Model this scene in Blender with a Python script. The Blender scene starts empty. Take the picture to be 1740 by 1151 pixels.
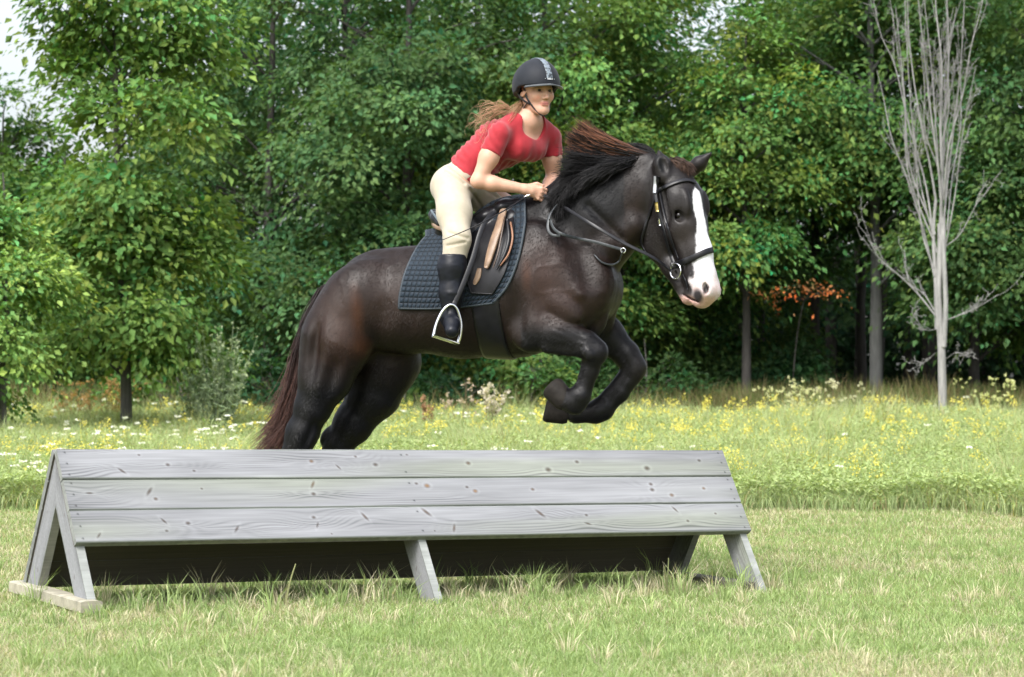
import bpy, math, random
import numpy as np
from mathutils import Vector

# ------------------------------------------------------------------ camera, world, sun, exposure
CAM_H = 1.03
FPX = 4200.0          # focal length in photograph pixels (1740 wide)
HOR = 645.0           # row of the horizon
C = bpy.context.scene.collection
sc = bpy.context.scene
cam_d = bpy.data.cameras.new('camera')
cam = bpy.data.objects.new('camera', cam_d)
C.objects.link(cam)
cam.location = (0, 0, CAM_H)
cam.rotation_euler = (math.radians(90), 0, 0)
cam_d.sensor_width = 36.0
cam_d.lens = FPX / 1740 * 36
cam_d.shift_y = (HOR - 575.5) / 1740
cam_d.clip_start = 0.1
cam_d.clip_end = 2000
cam_d.dof.use_dof = True
cam_d.dof.focus_distance = 12.6
cam_d.dof.aperture_fstop = 5.6
sc.camera = cam

w = bpy.data.worlds.new("World")
sc.world = w
w.use_nodes = True
nt = w.node_tree
nt.nodes.clear()
SUN_DIR = Vector((-0.45, -0.85, 1.10)).normalized()
sun_elev = math.asin(SUN_DIR.z)
sun_az = math.atan2(SUN_DIR.x, SUN_DIR.y)
sky = nt.nodes.new('ShaderNodeTexSky')
sky.sky_type = 'NISHITA'
sky.sun_disc = False
sky.sun_elevation = sun_elev
sky.sun_rotation = sun_az
sky.air_density = 1.0
sky.dust_density = 3.0
hs = nt.nodes.new('ShaderNodeHueSaturation')   # thin high overcast: nearly white sky
hs.inputs['Saturation'].default_value = 0.35
hs.inputs['Value'].default_value = 1.0
bg = nt.nodes.new('ShaderNodeBackground')
bg.inputs['Strength'].default_value = 0.135
wo = nt.nodes.new('ShaderNodeOutputWorld')
nt.links.new(sky.outputs[0], hs.inputs['Color'])
# an overcast sky is brightest overhead
tcw = nt.nodes.new('ShaderNodeTexCoord'); spw = nt.nodes.new('ShaderNodeSeparateXYZ'); mrw = nt.nodes.new('ShaderNodeMapRange')
mrw.inputs['From Min'].default_value = 0.0; mrw.inputs['From Max'].default_value = 0.9
mrw.inputs['To Min'].default_value = 0.62; mrw.inputs['To Max'].default_value = 1.75
mxw = nt.nodes.new('ShaderNodeMix'); mxw.data_type = 'RGBA'; mxw.blend_type = 'MULTIPLY'; mxw.inputs['Factor'].default_value = 1.0
nt.links.new(tcw.outputs['Generated'], spw.inputs[0]); nt.links.new(spw.outputs['Z'], mrw.inputs['Value'])
nt.links.new(hs.outputs[0], mxw.inputs['A']); nt.links.new(mrw.outputs[0], mxw.inputs['B'])
nt.links.new(mxw.outputs['Result'], bg.inputs['Color'])
nt.links.new(bg.outputs[0], wo.inputs['Surface'])

sun_d = bpy.data.lights.new('sun', 'SUN')
sun_d.energy = 1.4
sun_d.angle = math.radians(28)
sun_d.color = (1.0, 0.975, 0.93)
sun = bpy.data.objects.new('sun', sun_d)
C.objects.link(sun)
sun.rotation_euler = (-SUN_DIR).to_track_quat('-Z', 'Y').to_euler()

sc.view_settings.view_transform = 'Standard'
sc.view_settings.look = 'None'
sc.view_settings.gamma = 1.0
sc.view_settings.use_curve_mapping = False
sc.view_settings.exposure = 1.28

rng = np.random.default_rng(7)
random.seed(7)

# ------------------------------------------------------------------ helpers
def unit(v):
    v = np.asarray(v, float)
    return v / (np.linalg.norm(v) + 1e-12)

def unitrows(v):
    return v / (np.linalg.norm(v, axis=-1, keepdims=True) + 1e-12)

def at(px, py, Y):
    """point that stands at distance Y and shows at photograph pixel px, py"""
    return np.array([(px - 870) / FPX * Y, Y, CAM_H + (HOR - py) / FPX * Y])

def ground_z(x, y):
    """the ground falls a little to the right and rolls slightly"""
    x = np.asarray(x, float); y = np.asarray(y, float)
    z = -0.0155 * (np.clip(x, -6, 4) + 2.0) * np.clip((30 - y) / 12, 0, 1)
    z = z + 0.012 * np.sin(x * 1.3 + 0.7) * np.sin(y * 0.9 + 0.4) * np.clip((y - 13) / 3, 0, 1)
    return z

def vnoise(P, s=1.0, seed=0):
    """smooth value noise -1..1 of points P (N,3) at scale s"""
    P = np.asarray(P, float) * s
    I = np.floor(P).astype(np.int64); f = P - I
    f = f * f * (3 - 2 * f)
    def h(i, j, k):
        n = (i * 73856093) ^ (j * 19349663) ^ (k * 83492791) ^ (seed * 2654435761)
        n = (n ^ (n >> 13)) * 1274126177
        n = n ^ (n >> 16)
        return (n & 0xffff) / 32767.5 - 1.0
    r = 0
    for a in (0, 1):
        for b in (0, 1):
            for c in (0, 1):
                wt = (f[:, 0] if a else 1 - f[:, 0]) * (f[:, 1] if b else 1 - f[:, 1]) * (f[:, 2] if c else 1 - f[:, 2])
                r = r + wt * h(I[:, 0] + a, I[:, 1] + b, I[:, 2] + c)
    return r

def fnoise(P, s=1.0, seed=0, o=3):
    r = 0; a = 1.0; t = 0
    for k in range(o):
        r = r + a * vnoise(P, s * 2 ** k, seed + k * 17); t += a; a *= 0.5
    return r / t

def link(o, parent=None):
    C.objects.link(o)
    if parent is not None:
        o.parent = parent
    return o

def mk(name, V, F, mat, parent=None, col=None, uv=None, smooth=True):
    """mesh object from world-space vertices and a list of face arrays (each (n,3) or (n,4))"""
    V = np.ascontiguousarray(V, dtype=np.float32)
    if not isinstance(F, (list, tuple)):
        F = [F]
    F = [np.asarray(f, dtype=np.int32) for f in F if len(f)]
    me = bpy.data.meshes.new(name)
    nv = len(V); nl = sum(f.size for f in F); nf = sum(len(f) for f in F)
    me.vertices.add(nv); me.loops.add(nl); me.polygons.add(nf)
    me.vertices.foreach_set('co', V.ravel())
    me.loops.foreach_set('vertex_index', np.concatenate([f.ravel() for f in F]).astype(np.int32))
    tot = np.concatenate([np.full(len(f), f.shape[1], np.int32) for f in F])
    st = np.concatenate([[0], np.cumsum(tot)[:-1]]).astype(np.int32)
    me.polygons.foreach_set('loop_start', st)
    me.polygons.foreach_set('loop_total', tot)
    me.polygons.foreach_set('use_smooth', np.full(nf, smooth, bool))
    if col is not None:
        ca = me.color_attributes.new('Col', 'FLOAT_COLOR', 'POINT')
        c4 = np.ones((nv, 4), np.float32); c4[:, :3] = col
        ca.data.foreach_set('color', c4.ravel())
    if uv is not None:
        ul = me.uv_layers.new(name='UVMap')
        li = np.concatenate([f.ravel() for f in F])
        ul.data.foreach_set('uv', np.ascontiguousarray(np.asarray(uv, np.float32)[li]).ravel())
    me.update(calc_edges=True)
    me.validate()
    o = bpy.data.objects.new(name, me)
    if mat is not None:
        me.materials.append(mat)
    link(o, parent)
    if parent is not None:
        o.matrix_parent_inverse = parent.matrix_world.inverted()
    return o

def tag(o, label=None, cat=None, group=None, kind=None):
    if label: o['label'] = label
    if cat: o['category'] = cat
    if group: o['group'] = group
    if kind: o['kind'] = kind
    return o

def empty(name, loc, label, cat, group=None):
    o = bpy.data.objects.new(name, None)
    C.objects.link(o)
    o.location = tuple(loc)
    o.empty_display_size = 0.1
    bpy.context.view_layer.update()
    return tag(o, label, cat, group)

class MB:
    """collects pieces of one mesh"""
    def __init__(s): s.V = []; s.F3 = []; s.F4 = []; s.C = []; s.U = []; s.n = 0
    def add(s, V, F4=None, F3=None, col=None, uv=None):
        V = np.asarray(V, float)
        if F4 is not None and len(F4): s.F4.append(np.asarray(F4) + s.n)
        if F3 is not None and len(F3): s.F3.append(np.asarray(F3) + s.n)
        s.V.append(V)
        c = np.ones((len(V), 3)); 
        if col is not None: c = c * np.asarray(col, float)
        s.C.append(c)
        s.U.append(np.zeros((len(V), 2)) if uv is None else np.asarray(uv, float))
        s.n += len(V)
    def build(s, name, mat, parent=None, smooth=True):
        F = []
        if s.F4: F.append(np.concatenate(s.F4))
        if s.F3: F.append(np.concatenate(s.F3))
        return mk(name, np.concatenate(s.V), F, mat, parent, np.concatenate(s.C), np.concatenate(s.U), smooth)

def tube_arrays(P, R, sides=8, closed=False, flat=None):
    """many tubes at once: P (M,K,3) centres, R (M,K) radii -> V,F4"""
    P = np.asarray(P, float)
    if P.ndim == 2: P = P[None]
    M, K, _ = P.shape
    R = np.broadcast_to(np.asarray(R, float), (M, K)) if np.ndim(R) < 2 else np.asarray(R, float)
    if closed:
        T = np.roll(P, -1, 1) - np.roll(P, 1, 1)
    else:
        T = np.empty_like(P)
        T[:, 1:-1] = P[:, 2:] - P[:, :-2]; T[:, 0] = P[:, 1] - P[:, 0]; T[:, -1] = P[:, -1] - P[:, -2]
    T = unitrows(T)
    up = np.array([0.13, 0.21, 0.97])
    m = unitrows(P[:, -1] - P[:, 0]) @ up
    U = np.where(np.abs(m)[:, None, None] > 0.9, np.array([0.97, 0.1, -0.2]), up)
    if flat is not None: U = np.broadcast_to(np.asarray(flat, float), (M, 1, 3))
    A = unitrows(np.cross(T, np.broadcast_to(U, T.shape)))
    B = np.cross(T, A)
    a = np.arange(sides) / sides * 2 * math.pi
    V = P[:, :, None] + R[:, :, None, None] * (np.cos(a)[None, None, :, None] * A[:, :, None] + np.sin(a)[None, None, :, None] * B[:, :, None])
    V = V.reshape(-1, 3)
    i = np.arange(K if closed else K - 1); j = np.arange(sides)
    I, J = np.meshgrid(i, j, indexing='ij')
    I2 = (I + 1) % K; J2 = (J + 1) % sides
    f = np.stack([I * sides + J, I * sides + J2, I2 * sides + J2, I2 * sides + J], -1).reshape(-1, 4)
    F = (f[None] + (np.arange(M) * K * sides)[:, None, None]).reshape(-1, 4)
    return V, F

def strap_arrays(P, wid, thick, wdir, closed=False):
    """flat strap along P (K,3), width along wdir (K,3), thickness across"""
    P = np.asarray(P, float); K = len(P)
    T = np.empty_like(P)
    if closed: T = np.roll(P, -1, 0) - np.roll(P, 1, 0)
    else:
        T[1:-1] = P[2:] - P[:-2]; T[0] = P[1] - P[0]; T[-1] = P[-1] - P[-2]
    T = unitrows(T)
    W = np.broadcast_to(np.asarray(wdir, float), P.shape)
    W = unitrows(W - (W * T).sum(-1, keepdims=True) * T)
    N = np.cross(T, W)
    wid = np.broadcast_to(np.asarray(wid, float), (K,))[:, None] / 2
    t = thick / 2
    prof = [(-1, -.6), (-.8, -1), (.8, -1), (1, -.6), (1, .6), (.8, 1), (-.8, 1), (-1, .6)]
    V = np.stack([P + W * wid * a + N * t * b for a, b in prof], 1).reshape(-1, 3)
    s = 8
    i = np.arange(K if closed else K - 1); j = np.arange(s)
    I, J = np.meshgrid(i, j, indexing='ij')
    I2 = (I + 1) % K; J2 = (J + 1) % s
    F = np.stack([I * s + J, I * s + J2, I2 * s + J2, I2 * s + J], -1).reshape(-1, 4)
    if not closed:
        F = np.concatenate([F, [[0, 1, 2, 3], [0, 3, 4, 7], [4, 5, 6, 7]], np.array([[3, 2, 1, 0], [7, 4, 3, 0], [7, 6, 5, 4]]) + (K - 1) * s])
    return V, F

def box_arrays(a, b, wdir, wid, thick):
    """a board from a to b, width along wdir, thickness across, slightly bevelled"""
    return strap_arrays(np.stack([a + (b - a) * t for t in (0, 1)]), wid, thick, wdir)

def spline(pts, n):
    """Catmull-Rom through pts, n samples"""
    p = np.asarray(pts, float)
    if len(p) == 2: return p[0] + (p[1] - p[0]) * np.linspace(0, 1, n)[:, None]
    d = np.concatenate([[0], np.cumsum(np.linalg.norm(np.diff(p, axis=0), axis=1))])
    q = np.concatenate([[2 * p[0] - p[1]], p, [2 * p[-1] - p[-2]]])
    t = np.linspace(0, d[-1], n)
    k = np.clip(np.searchsorted(d, t, side='right') - 1, 0, len(p) - 2)
    u = ((t - d[k]) / (d[k + 1] - d[k] + 1e-12))[:, None]
    p0, p1, p2, p3 = q[k], q[k + 1], q[k + 2], q[k + 3]
    return 0.5 * (2 * p1 + (p2 - p0) * u + (2 * p0 - 5 * p1 + 4 * p2 - p3) * u ** 2 + (3 * p1 - p0 - 3 * p2 + p3) * u ** 3)

# ------------------------------------------------------------------ materials
def node(nt, t, **kw):
    n = nt.nodes.new(t)
    for k, v in kw.items():
        if k in n.inputs: n.inputs[k].default_value = v
        else: setattr(n, k, v)
    return n

def mat_base(name):
    m = bpy.data.materials.new(name); m.use_nodes = True
    nt = m.node_tree
    return m, nt, nt.nodes['Principled BSDF'], nt.nodes['Material Output']

def mat_simple(name, color, rough=0.6, spec=0.5, metal=0.0, noise=0.12, nscale=30.0, bump=0.0, bscale=200.0, sheen=0.0, attr=False, coat=0.0, sss=0.0):
    m, nt, b, out = mat_base(name)
    b.inputs['Roughness'].default_value = rough
    b.inputs['Specular IOR Level'].default_value = spec
    b.inputs['Metallic'].default_value = metal
    b.inputs['Sheen Weight'].default_value = sheen
    b.inputs['Coat Weight'].default_value = coat
    if sss:
        b.inputs['Subsurface Weight'].default_value = sss
        b.inputs['Subsurface Radius'].default_value = (0.012, 0.005, 0.003)
        b.inputs['Subsurface Scale'].default_value = 1.0
    tc = node(nt, 'ShaderNodeTexCoord')
    nz = node(nt, 'ShaderNodeTexNoise', Scale=nscale, Detail=4.0)
    nt.links.new(tc.outputs['Object'], nz.inputs['Vector'])
    mx = node(nt, 'ShaderNodeMix'); mx.data_type = 'RGBA'; mx.blend_type = 'MULTIPLY'
    mx.inputs['Factor'].default_value = 1.0
    mr = node(nt, 'ShaderNodeMapRange'); mr.inputs['From Min'].default_value = 0.3; mr.inputs['From Max'].default_value = 0.7
    mr.inputs['To Min'].default_value = 1 - noise; mr.inputs['To Max'].default_value = 1 + noise
    nt.links.new(nz.outputs['Fac'], mr.inputs['Value'])
    if attr:
        at_ = node(nt, 'ShaderNodeVertexColor'); at_.layer_name = 'Col'
        nt.links.new(at_.outputs['Color'], mx.inputs['A'])
    else:
        mx.inputs['A'].default_value = (*color, 1)
    nt.links.new(mr.outputs['Result'], mx.inputs['B'])
    nt.links.new(mx.outputs['Result'], b.inputs['Base Color'])
    if bump:
        n2 = node(nt, 'ShaderNodeTexNoise', Scale=bscale, Detail=3.0)
        nt.links.new(tc.outputs['Object'], n2.inputs['Vector'])
        bp = node(nt, 'ShaderNodeBump', Strength=bump, Distance=0.002)
        nt.links.new(n2.outputs['Fac'], bp.inputs['Height'])
        nt.links.new(bp.outputs['Normal'], b.inputs['Normal'])
    return m

def mat_leaf(name, trans=0.35, rough=0.55, spec=0.35):
    m, nt, b, out = mat_base(name)
    at_ = node(nt, 'ShaderNodeVertexColor'); at_.layer_name = 'Col'
    b.inputs['Roughness'].default_value = rough
    b.inputs['Specular IOR Level'].default_value = spec
    nt.links.new(at_.outputs['Color'], b.inputs['Base Color'])
    tr = node(nt, 'ShaderNodeBsdfTranslucent')
    mx = node(nt, 'ShaderNodeMix'); mx.data_type = 'RGBA'; mx.blend_type = 'MULTIPLY'
    mx.inputs['Factor'].default_value = 1.0
    mx.inputs['B'].default_value = (1.25, 1.3, 0.5, 1)
    nt.links.new(at_.outputs['Color'], mx.inputs['A'])
    nt.links.new(mx.outputs['Result'], tr.inputs['Color'])
    ms = node(nt, 'ShaderNodeMixShader'); ms.inputs['Fac'].default_value = trans
    nt.links.new(b.outputs[0], ms.inputs[1]); nt.links.new(tr.outputs[0], ms.inputs[2])
    nt.links.new(ms.outputs[0], out.inputs['Surface'])
    return m

# ------------------------------------------------------------------ signed distance sculpting
class Frame:
    """vertical plane through photograph column pxc at distance Yc, turned towards the camera by yaw"""
    def __init__(s, pxc, Yc, yaw):
        a = math.radians(yaw)
        s.C = np.array([(pxc - 870) / FPX * Yc, Yc, 0.0])
        s.F = np.array([math.cos(a), -math.sin(a), 0.0])
        s.N = np.array([-math.sin(a), -math.cos(a), 0.0])
    def __call__(s, px, py, n=0.0):
        k = (px - 870) / FPX
        C, F, N = s.C, s.F, s.N
        t = (k * (C[1] + N[1] * n) - C[0] - N[0] * n) / (F[0] - k * F[1])
        p = C + F * t + N * n
        return np.array([p[0], p[1], CAM_H + (HOR - py) / FPX * p[1]])

    def o(s, px, py, n):
        """point of the mid plane shown at px, py, moved n to the near side"""
        return s(px, py, 0) + s.N * n
    def m(s, px, py, n):
        """near side point, or its mirror image when n is negative"""
        q = s(px, py, abs(n))
        return q if n >= 0 else q + 2 * n * s.N

class SDF:
    def __init__(s, lo, hi, h):
        s.lo = np.array(lo, float); s.h = h
        s.n = np.ceil((np.array(hi) - s.lo) / h).astype(int) + 1
        s.f = np.full(s.n, 0.2, np.float32)
    def box(s, lo, hi):
        a = np.clip(np.floor((lo - s.lo) / s.h).astype(int), 0, s.n)
        b = np.clip(np.ceil((hi - s.lo) / s.h).astype(int) + 1, 0, s.n)
        if np.any(b <= a): return None, None
        g = [(s.lo[i] + s.h * np.arange(a[i], b[i])).astype(np.float32) for i in range(3)]
        X = np.meshgrid(*g, indexing='ij', sparse=True)
        return (slice(a[0], b[0]), slice(a[1], b[1]), slice(a[2], b[2])), X
    def comb(s, sl, d, k, sub):
        f = s.f[sl]
        if sub:
            d = -d
            h = np.clip(0.5 - 0.5 * (f - d) / k, 0, 1)
            s.f[sl] = f * (1 - h) + d * h + k * h * (1 - h)
        else:
            h = np.clip(0.5 + 0.5 * (f - d) / k, 0, 1)
            s.f[sl] = f * (1 - h) + d * h - k * h * (1 - h)
    def rc(s, a, b, ra, rb, k=0.03, lat=None, sd=1.0, sub=False):
        a = np.asarray(a, float); b = np.asarray(b, float)
        rm = max(ra, rb) * max(1, sd) + k + 0.05
        sl, X = s.box(np.minimum(a, b) - rm, np.maximum(a, b) + rm)
        if sl is None: return
        p = [X[i] - a[i] for i in range(3)]
        v = b - a
        if lat is not None and sd != 1.0:
            q = 1 / sd - 1
            dl = p[0] * lat[0] + p[1] * lat[1] + p[2] * lat[2]
            p = [p[i] + dl * (lat[i] * q) for i in range(3)]
            v = v + lat * (np.dot(v, lat) * q)
        vv = float(v @ v) + 1e-9
        t = np.clip((p[0] * v[0] + p[1] * v[1] + p[2] * v[2]) / vv, 0, 1)
        d = np.sqrt((p[0] - t * v[0]) ** 2 + (p[1] - t * v[1]) ** 2 + (p[2] - t * v[2]) ** 2) - (ra + (rb - ra) * t)
        if lat is not None and sd < 1: d = d * (0.5 + 0.5 * sd)
        s.comb(sl, d.astype(np.float32), k, sub)
    def ell(s, c, r, u1, lat, k=0.03, sub=False):
        """ellipsoid: radii r along u1, (lat x u1), lat"""
        c = np.asarray(c, float)
        u1 = unit(u1); lat = unit(lat - np.dot(lat, u1) * u1); u2 = np.cross(lat, u1)
        rm = max(r) + k + 0.04
        sl, X = s.box(c - rm, c + rm)
        if sl is None: return
        p = [X[i] - c[i] for i in range(3)]
        q = [p[0] * u[0] + p[1] * u[1] + p[2] * u[2] for u in (u1, u2, lat)]
        k0 = np.sqrt(sum((q[i] / r[i]) ** 2 for i in range(3)))
        k1 = np.sqrt(sum((q[i] / r[i] ** 2) ** 2 for i in range(3))) + 1e-6
        s.comb(sl, (k0 * (k0 - 1) / k1).astype(np.float32), k, sub)
    def chain(s, pts, rad, k=0.03, **kw):
        for i in range(len(pts) - 1):
            s.rc(pts[i], pts[i + 1], rad[i], rad[i + 1], k, **kw)
    def sample(s, P):
        q = (np.asarray(P, float) - s.lo) / s.h
        q = np.clip(q, 0, s.n - 1.001)
        I = q.astype(int); f = q - I
        r = 0
        for a in (0, 1):
            for b in (0, 1):
                for c in (0, 1):
                    wt = (f[..., 0] if a else 1 - f[..., 0]) * (f[..., 1] if b else 1 - f[..., 1]) * (f[..., 2] if c else 1 - f[..., 2])
                    r = r + wt * s.f[I[..., 0] + a, I[..., 1] + b, I[..., 2] + c]
        return r
    def grad(s, P, e=None):
        e = e or s.h * 1.5
        g = np.stack([s.sample(P + np.eye(3)[i] * e) - s.sample(P - np.eye(3)[i] * e) for i in range(3)], -1)
        return unitrows(g)
    def march(s, O, D, tmax=1.5, off=0.0):
        """first hit of rays from O along D with the surface off metres outside the body"""
        O = np.asarray(O, float); D = unitrows(np.asarray(D, float))
        t = np.zeros(O.shape[:-1])
        for _ in range(140):
            d = s.sample(O + D * t[..., None]) - off
            t = np.minimum(t + np.clip(d * 0.6, -0.01, 0.02) , tmax)
        return O + D * t[..., None], t < tmax - 1e-3
    def wrap(s, P, off):
        """push points to the surface off metres outside"""
        P = np.array(P, float)
        for _ in range(12):
            d = s.sample(P) - off
            P = P - s.grad(P) * (d * 0.8)[..., None]
        return P
    def mesh(s, f=None, smooth=2):
        f = s.f if f is None else f
        sg = f < 0
        c = np.zeros(np.array(f.shape) - 1, np.uint8)
        for a in (0, 1):
            for b in (0, 1):
                for d in (0, 1):
                    c += sg[a:a + c.shape[0], b:b + c.shape[1], d:d + c.shape[2]]
        I = np.argwhere((c > 0) & (c < 8))
        acc = np.zeros((len(I), 3)); cnt = np.zeros(len(I))
        cr = [(a, b, d) for a in (0, 1) for b in (0, 1) for d in (0, 1)]
        val = {q: f[I[:, 0] + q[0], I[:, 1] + q[1], I[:, 2] + q[2]] for q in cr}
        for q in cr:
            for ax in range(3):
                if q[ax] == 0:
                    r = list(q); r[ax] = 1; r = tuple(r)
                    A, B = val[q], val[r]
                    m = (A < 0) != (B < 0)
                    t = np.where(m, A / (A - B + 1e-20), 0)
                    p = np.tile(np.array(q, float), (len(I), 1)); p[:, ax] = t
                    acc += p * m[:, None]; cnt += m
        V = s.lo + s.h * (I + acc / np.maximum(cnt, 1)[:, None])
        idx = -np.ones(c.shape, np.int32)
        idx[I[:, 0], I[:, 1], I[:, 2]] = np.arange(len(I))
        faces = []
        for ax in range(3):
            b1, b2 = (ax + 1) % 3, (ax + 2) % 3
            s0 = [slice(1, -1)] * 3; s1 = [slice(1, -1)] * 3
            s0[ax] = slice(0, -1); s1[ax] = slice(1, None)
            A = sg[tuple(s0)]; B = sg[tuple(s1)]
            E = np.argwhere(A != B)
            if not len(E): continue
            flip = A[E[:, 0], E[:, 1], E[:, 2]]
            base = E.copy(); base[:, b1] += 1; base[:, b2] += 1
            def g(d1, d2):
                q = base.copy(); q[:, b1] -= d1; q[:, b2] -= d2
                return idx[q[:, 0], q[:, 1], q[:, 2]]
            Q = np.stack([g(1, 1), g(0, 1), g(0, 0), g(1, 0)], 1)
            Q[~flip] = Q[~flip][:, ::-1]
            faces.append(Q)
        F = np.concatenate(faces)
        F = F[(F >= 0).all(1)]
        # a few rounds of gentle Taubin smoothing
        e = np.concatenate([F[:, [0, 1]], F[:, [1, 2]], F[:, [2, 3]], F[:, [3, 0]]])
        for it in range(smooth * 2):
            S = np.zeros_like(V); n = np.zeros(len(V))
            for d in range(3):
                S[:, d] = np.bincount(e[:, 0], V[e[:, 1], d], len(V)) + np.bincount(e[:, 1], V[e[:, 0], d], len(V))
            n = np.bincount(e[:, 0], minlength=len(V)) + np.bincount(e[:, 1], minlength=len(V))
            lam = 0.55 if it % 2 == 0 else -0.45
            V = V + lam * (S / np.maximum(n, 1)[:, None] - V)
        return V, F

def px_of(P):
    """photograph pixel of world points (used only to read the photo's measurements back)"""
    return 870 + P[..., 0] / P[..., 1] * FPX, HOR - (P[..., 2] - CAM_H) / P[..., 1] * FPX
def M(px, Y=13.0):
    """metres that span px photograph pixels at distance Y"""
    return px * Y / FPX
# ------------------------------------------------------------------ the wooden jump
def build_jump():
    RL = np.array([-2.078, 11.22, 0.700]); RR = np.array([1.108, 13.02, 0.646])
    RR = RL + (RR - RL) * .994
    L = RR - RL; Lu = unit(L)
    P = unit(np.array([Lu[1], -Lu[0], 0]))          # horizontal, towards the camera side
    HW, H = 0.455, 0.70
    root = empty('wooden_jump', (RL + RR) / 2 - np.array([0, 0, 0.67]),
                 'weathered grey A-frame wooden jump of planks standing in mown grass under the leaping horse', 'horse jump')
    df = unit(P * HW - np.array([0, 0, H])); db = unit(-P * HW - np.array([0, 0, H]))
    nf = unit(np.cross(df, Lu)); nf = nf if nf @ P > 0 else -nf
    nb = unit(np.cross(db, Lu)); nb = nb if nb @ P < 0 else -nb
    m, nt, b, out = mat_base('weathered_wood')
    vc = node(nt, 'ShaderNodeVertexColor'); vc.layer_name = 'Col'
    tc = node(nt, 'ShaderNodeTexCoord')
    mp = node(nt, 'ShaderNodeMapping'); mp.inputs['Rotation'].default_value = (0, 0, -math.atan2(Lu[1], Lu[0]))
    mp2 = node(nt, 'ShaderNodeMapping'); mp2.inputs['Scale'].default_value = (2.0, 90, 90)
    nz = node(nt, 'ShaderNodeTexNoise', Scale=1.0, Detail=5.0, Roughness=0.6)
    nt.links.new(tc.outputs['Object'], mp.inputs['Vector']); nt.links.new(mp.outputs[0], mp2.inputs['Vector']); nt.links.new(mp2.outputs[0], nz.inputs['Vector'])
    mr = node(nt, 'ShaderNodeMapRange'); mr.inputs['From Min'].default_value = 0.3; mr.inputs['From Max'].default_value = 0.7
    mr.inputs['To Min'].default_value = 0.86; mr.inputs['To Max'].default_value = 1.12
    mx = node(nt, 'ShaderNodeMix'); mx.data_type = 'RGBA'; mx.blend_type = 'MULTIPLY'; mx.inputs['Factor'].default_value = 1
    nt.links.new(nz.outputs['Fac'], mr.inputs['Value']); nt.links.new(vc.outputs[0], mx.inputs['A']); nt.links.new(mr.outputs[0], mx.inputs['B'])
    nt.links.new(mx.outputs['Result'], b.inputs['Base Color'])
    b.inputs['Roughness'].default_value = 0.75; b.inputs['Specular IOR Level'].default_value = 0.3
    bp = node(nt, 'ShaderNodeBump', Strength=0.5, Distance=0.001)
    nt.links.new(nz.outputs['Fac'], bp.inputs['Height']); nt.links.new(bp.outputs[0], b.inputs['Normal'])
    WOOD = m

    def paint(u, v, wid, seed, knots, tone):
        """colour of weathered pine at u (along), v (across), metres"""
        Pn = np.stack([u, v, np.full_like(u, seed * 3.1)], -1)
        g = v * 1.0 + 0.022 * vnoise(Pn * [1.1, 4, 1], 1, seed) + 0.006 * vnoise(Pn * [4, 14, 1], 1, seed + 3)
        kd = np.zeros_like(u); ring = np.zeros_like(u); brown = np.zeros_like(u)
        for (ku, kv, r, ang, br) in knots:
            du = u - ku; dv = v - kv
            g = g + 0.030 * np.exp(-(du / 0.16) ** 2 - (dv / (0.028 + r)) ** 2) * np.sign(0.5 + (hash((round(ku, 2), seed)) % 2) - 1 + 1e-3)
            ca, sa = math.cos(ang), math.sin(ang)
            e = np.sqrt(((du * ca + dv * sa) / (r * (1.7 if ang else 1.0))) ** 2 + ((-du * sa + dv * ca) / (r * (0.5 if ang else 0.8))) ** 2)
            kd = np.maximum(kd, np.clip(1.35 - e, 0, 1) ** 0.7)
            ring = np.maximum(ring, np.exp(-((e - 1.9) / 0.5) ** 2))
            brown = np.maximum(brown, br * np.clip(1.3 - e, 0, 1))
        lines = 0.5 + 0.5 * np.sin(g * 2 * math.pi / 0.0135 + 2 * vnoise(Pn * [2, 3, 1], 1, seed + 8))
        lines = lines ** 3
        amp = np.clip(0.18 + 0.55 * (vnoise(Pn * [1.6, 22, 1], 1, seed + 5)), 0.0, 0.68)
        band = vnoise(Pn * [0.5, 30, 1], 1, seed + 11) * 0.07 + vnoise(Pn * [3, 5, 1], 1, seed + 2) * 0.06
        k = tone * (1 - amp * lines + band)
        col = np.stack([k * 0.214, k * 0.219, k * 0.231], -1)
        col = col * (1 + .30 * fnoise(Pn * [.9, 4, 1], 1, seed + 40, 3) + .10 * fnoise(Pn * [6, 60, 1], 1, seed + 41, 2))[:, None]
        end = np.exp(-u / .10) + np.exp(-(3.66 - u).clip(0) / .10)
        col = col * (1 - .22 * (end * (.6 + .6 * vnoise(Pn * [8, 40, 1], 1, seed + 42)))[:, None])
        gr = np.clip(vnoise(Pn * [0.9, 9, 1], 1, seed + 21) * 1.5, 0, 1)[:, None]
        col = col * (1 - gr) + gr * col * np.array([0.96, 1.0, 0.84])
        edge = np.clip(1 - np.minimum(v, wid - v) / 0.008, 0, 1)[:, None]
        col = col * (1 - 0.35 * edge * np.array([1.0, 0.8, 1.2]))
        col = col * (1 + 0.12 * ring[:, None]) * (1 - 0.72 * kd[:, None] * np.array([0.9, 1, 1.05]))
        return col + brown[:, None] * np.array([0.10, 0.045, 0.0])

    def plank(name, O, along, down, nrm, length, wid, thick, seed, knots, tone=1.0, res=0.006, nails=()):
        """board whose outer face starts at O; fine mesh on the outer face so that the grain follows the wood"""
        nu = max(2, int(length / res)); nv = max(4, int(wid / 0.004))
        u = np.linspace(0, length, nu + 1); v = np.linspace(0, wid, nv + 1)
        U, Vv = np.meshgrid(u, v, indexing='ij')
        Uf, Vf = U.ravel(), Vv.ravel()
        col = paint(Uf, Vf, wid, seed, knots, tone)
        for (nu_, nv_) in nails:
            e = np.hypot(Uf - nu_, Vf - nv_)
            col = col * (1 - 0.75 * np.clip(1.6 - e / 0.0045, 0, 1))[:, None]
        bev = np.clip(1 - np.minimum(Vf, wid - Vf) / 0.005, 0, 1) * 0.004
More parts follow.
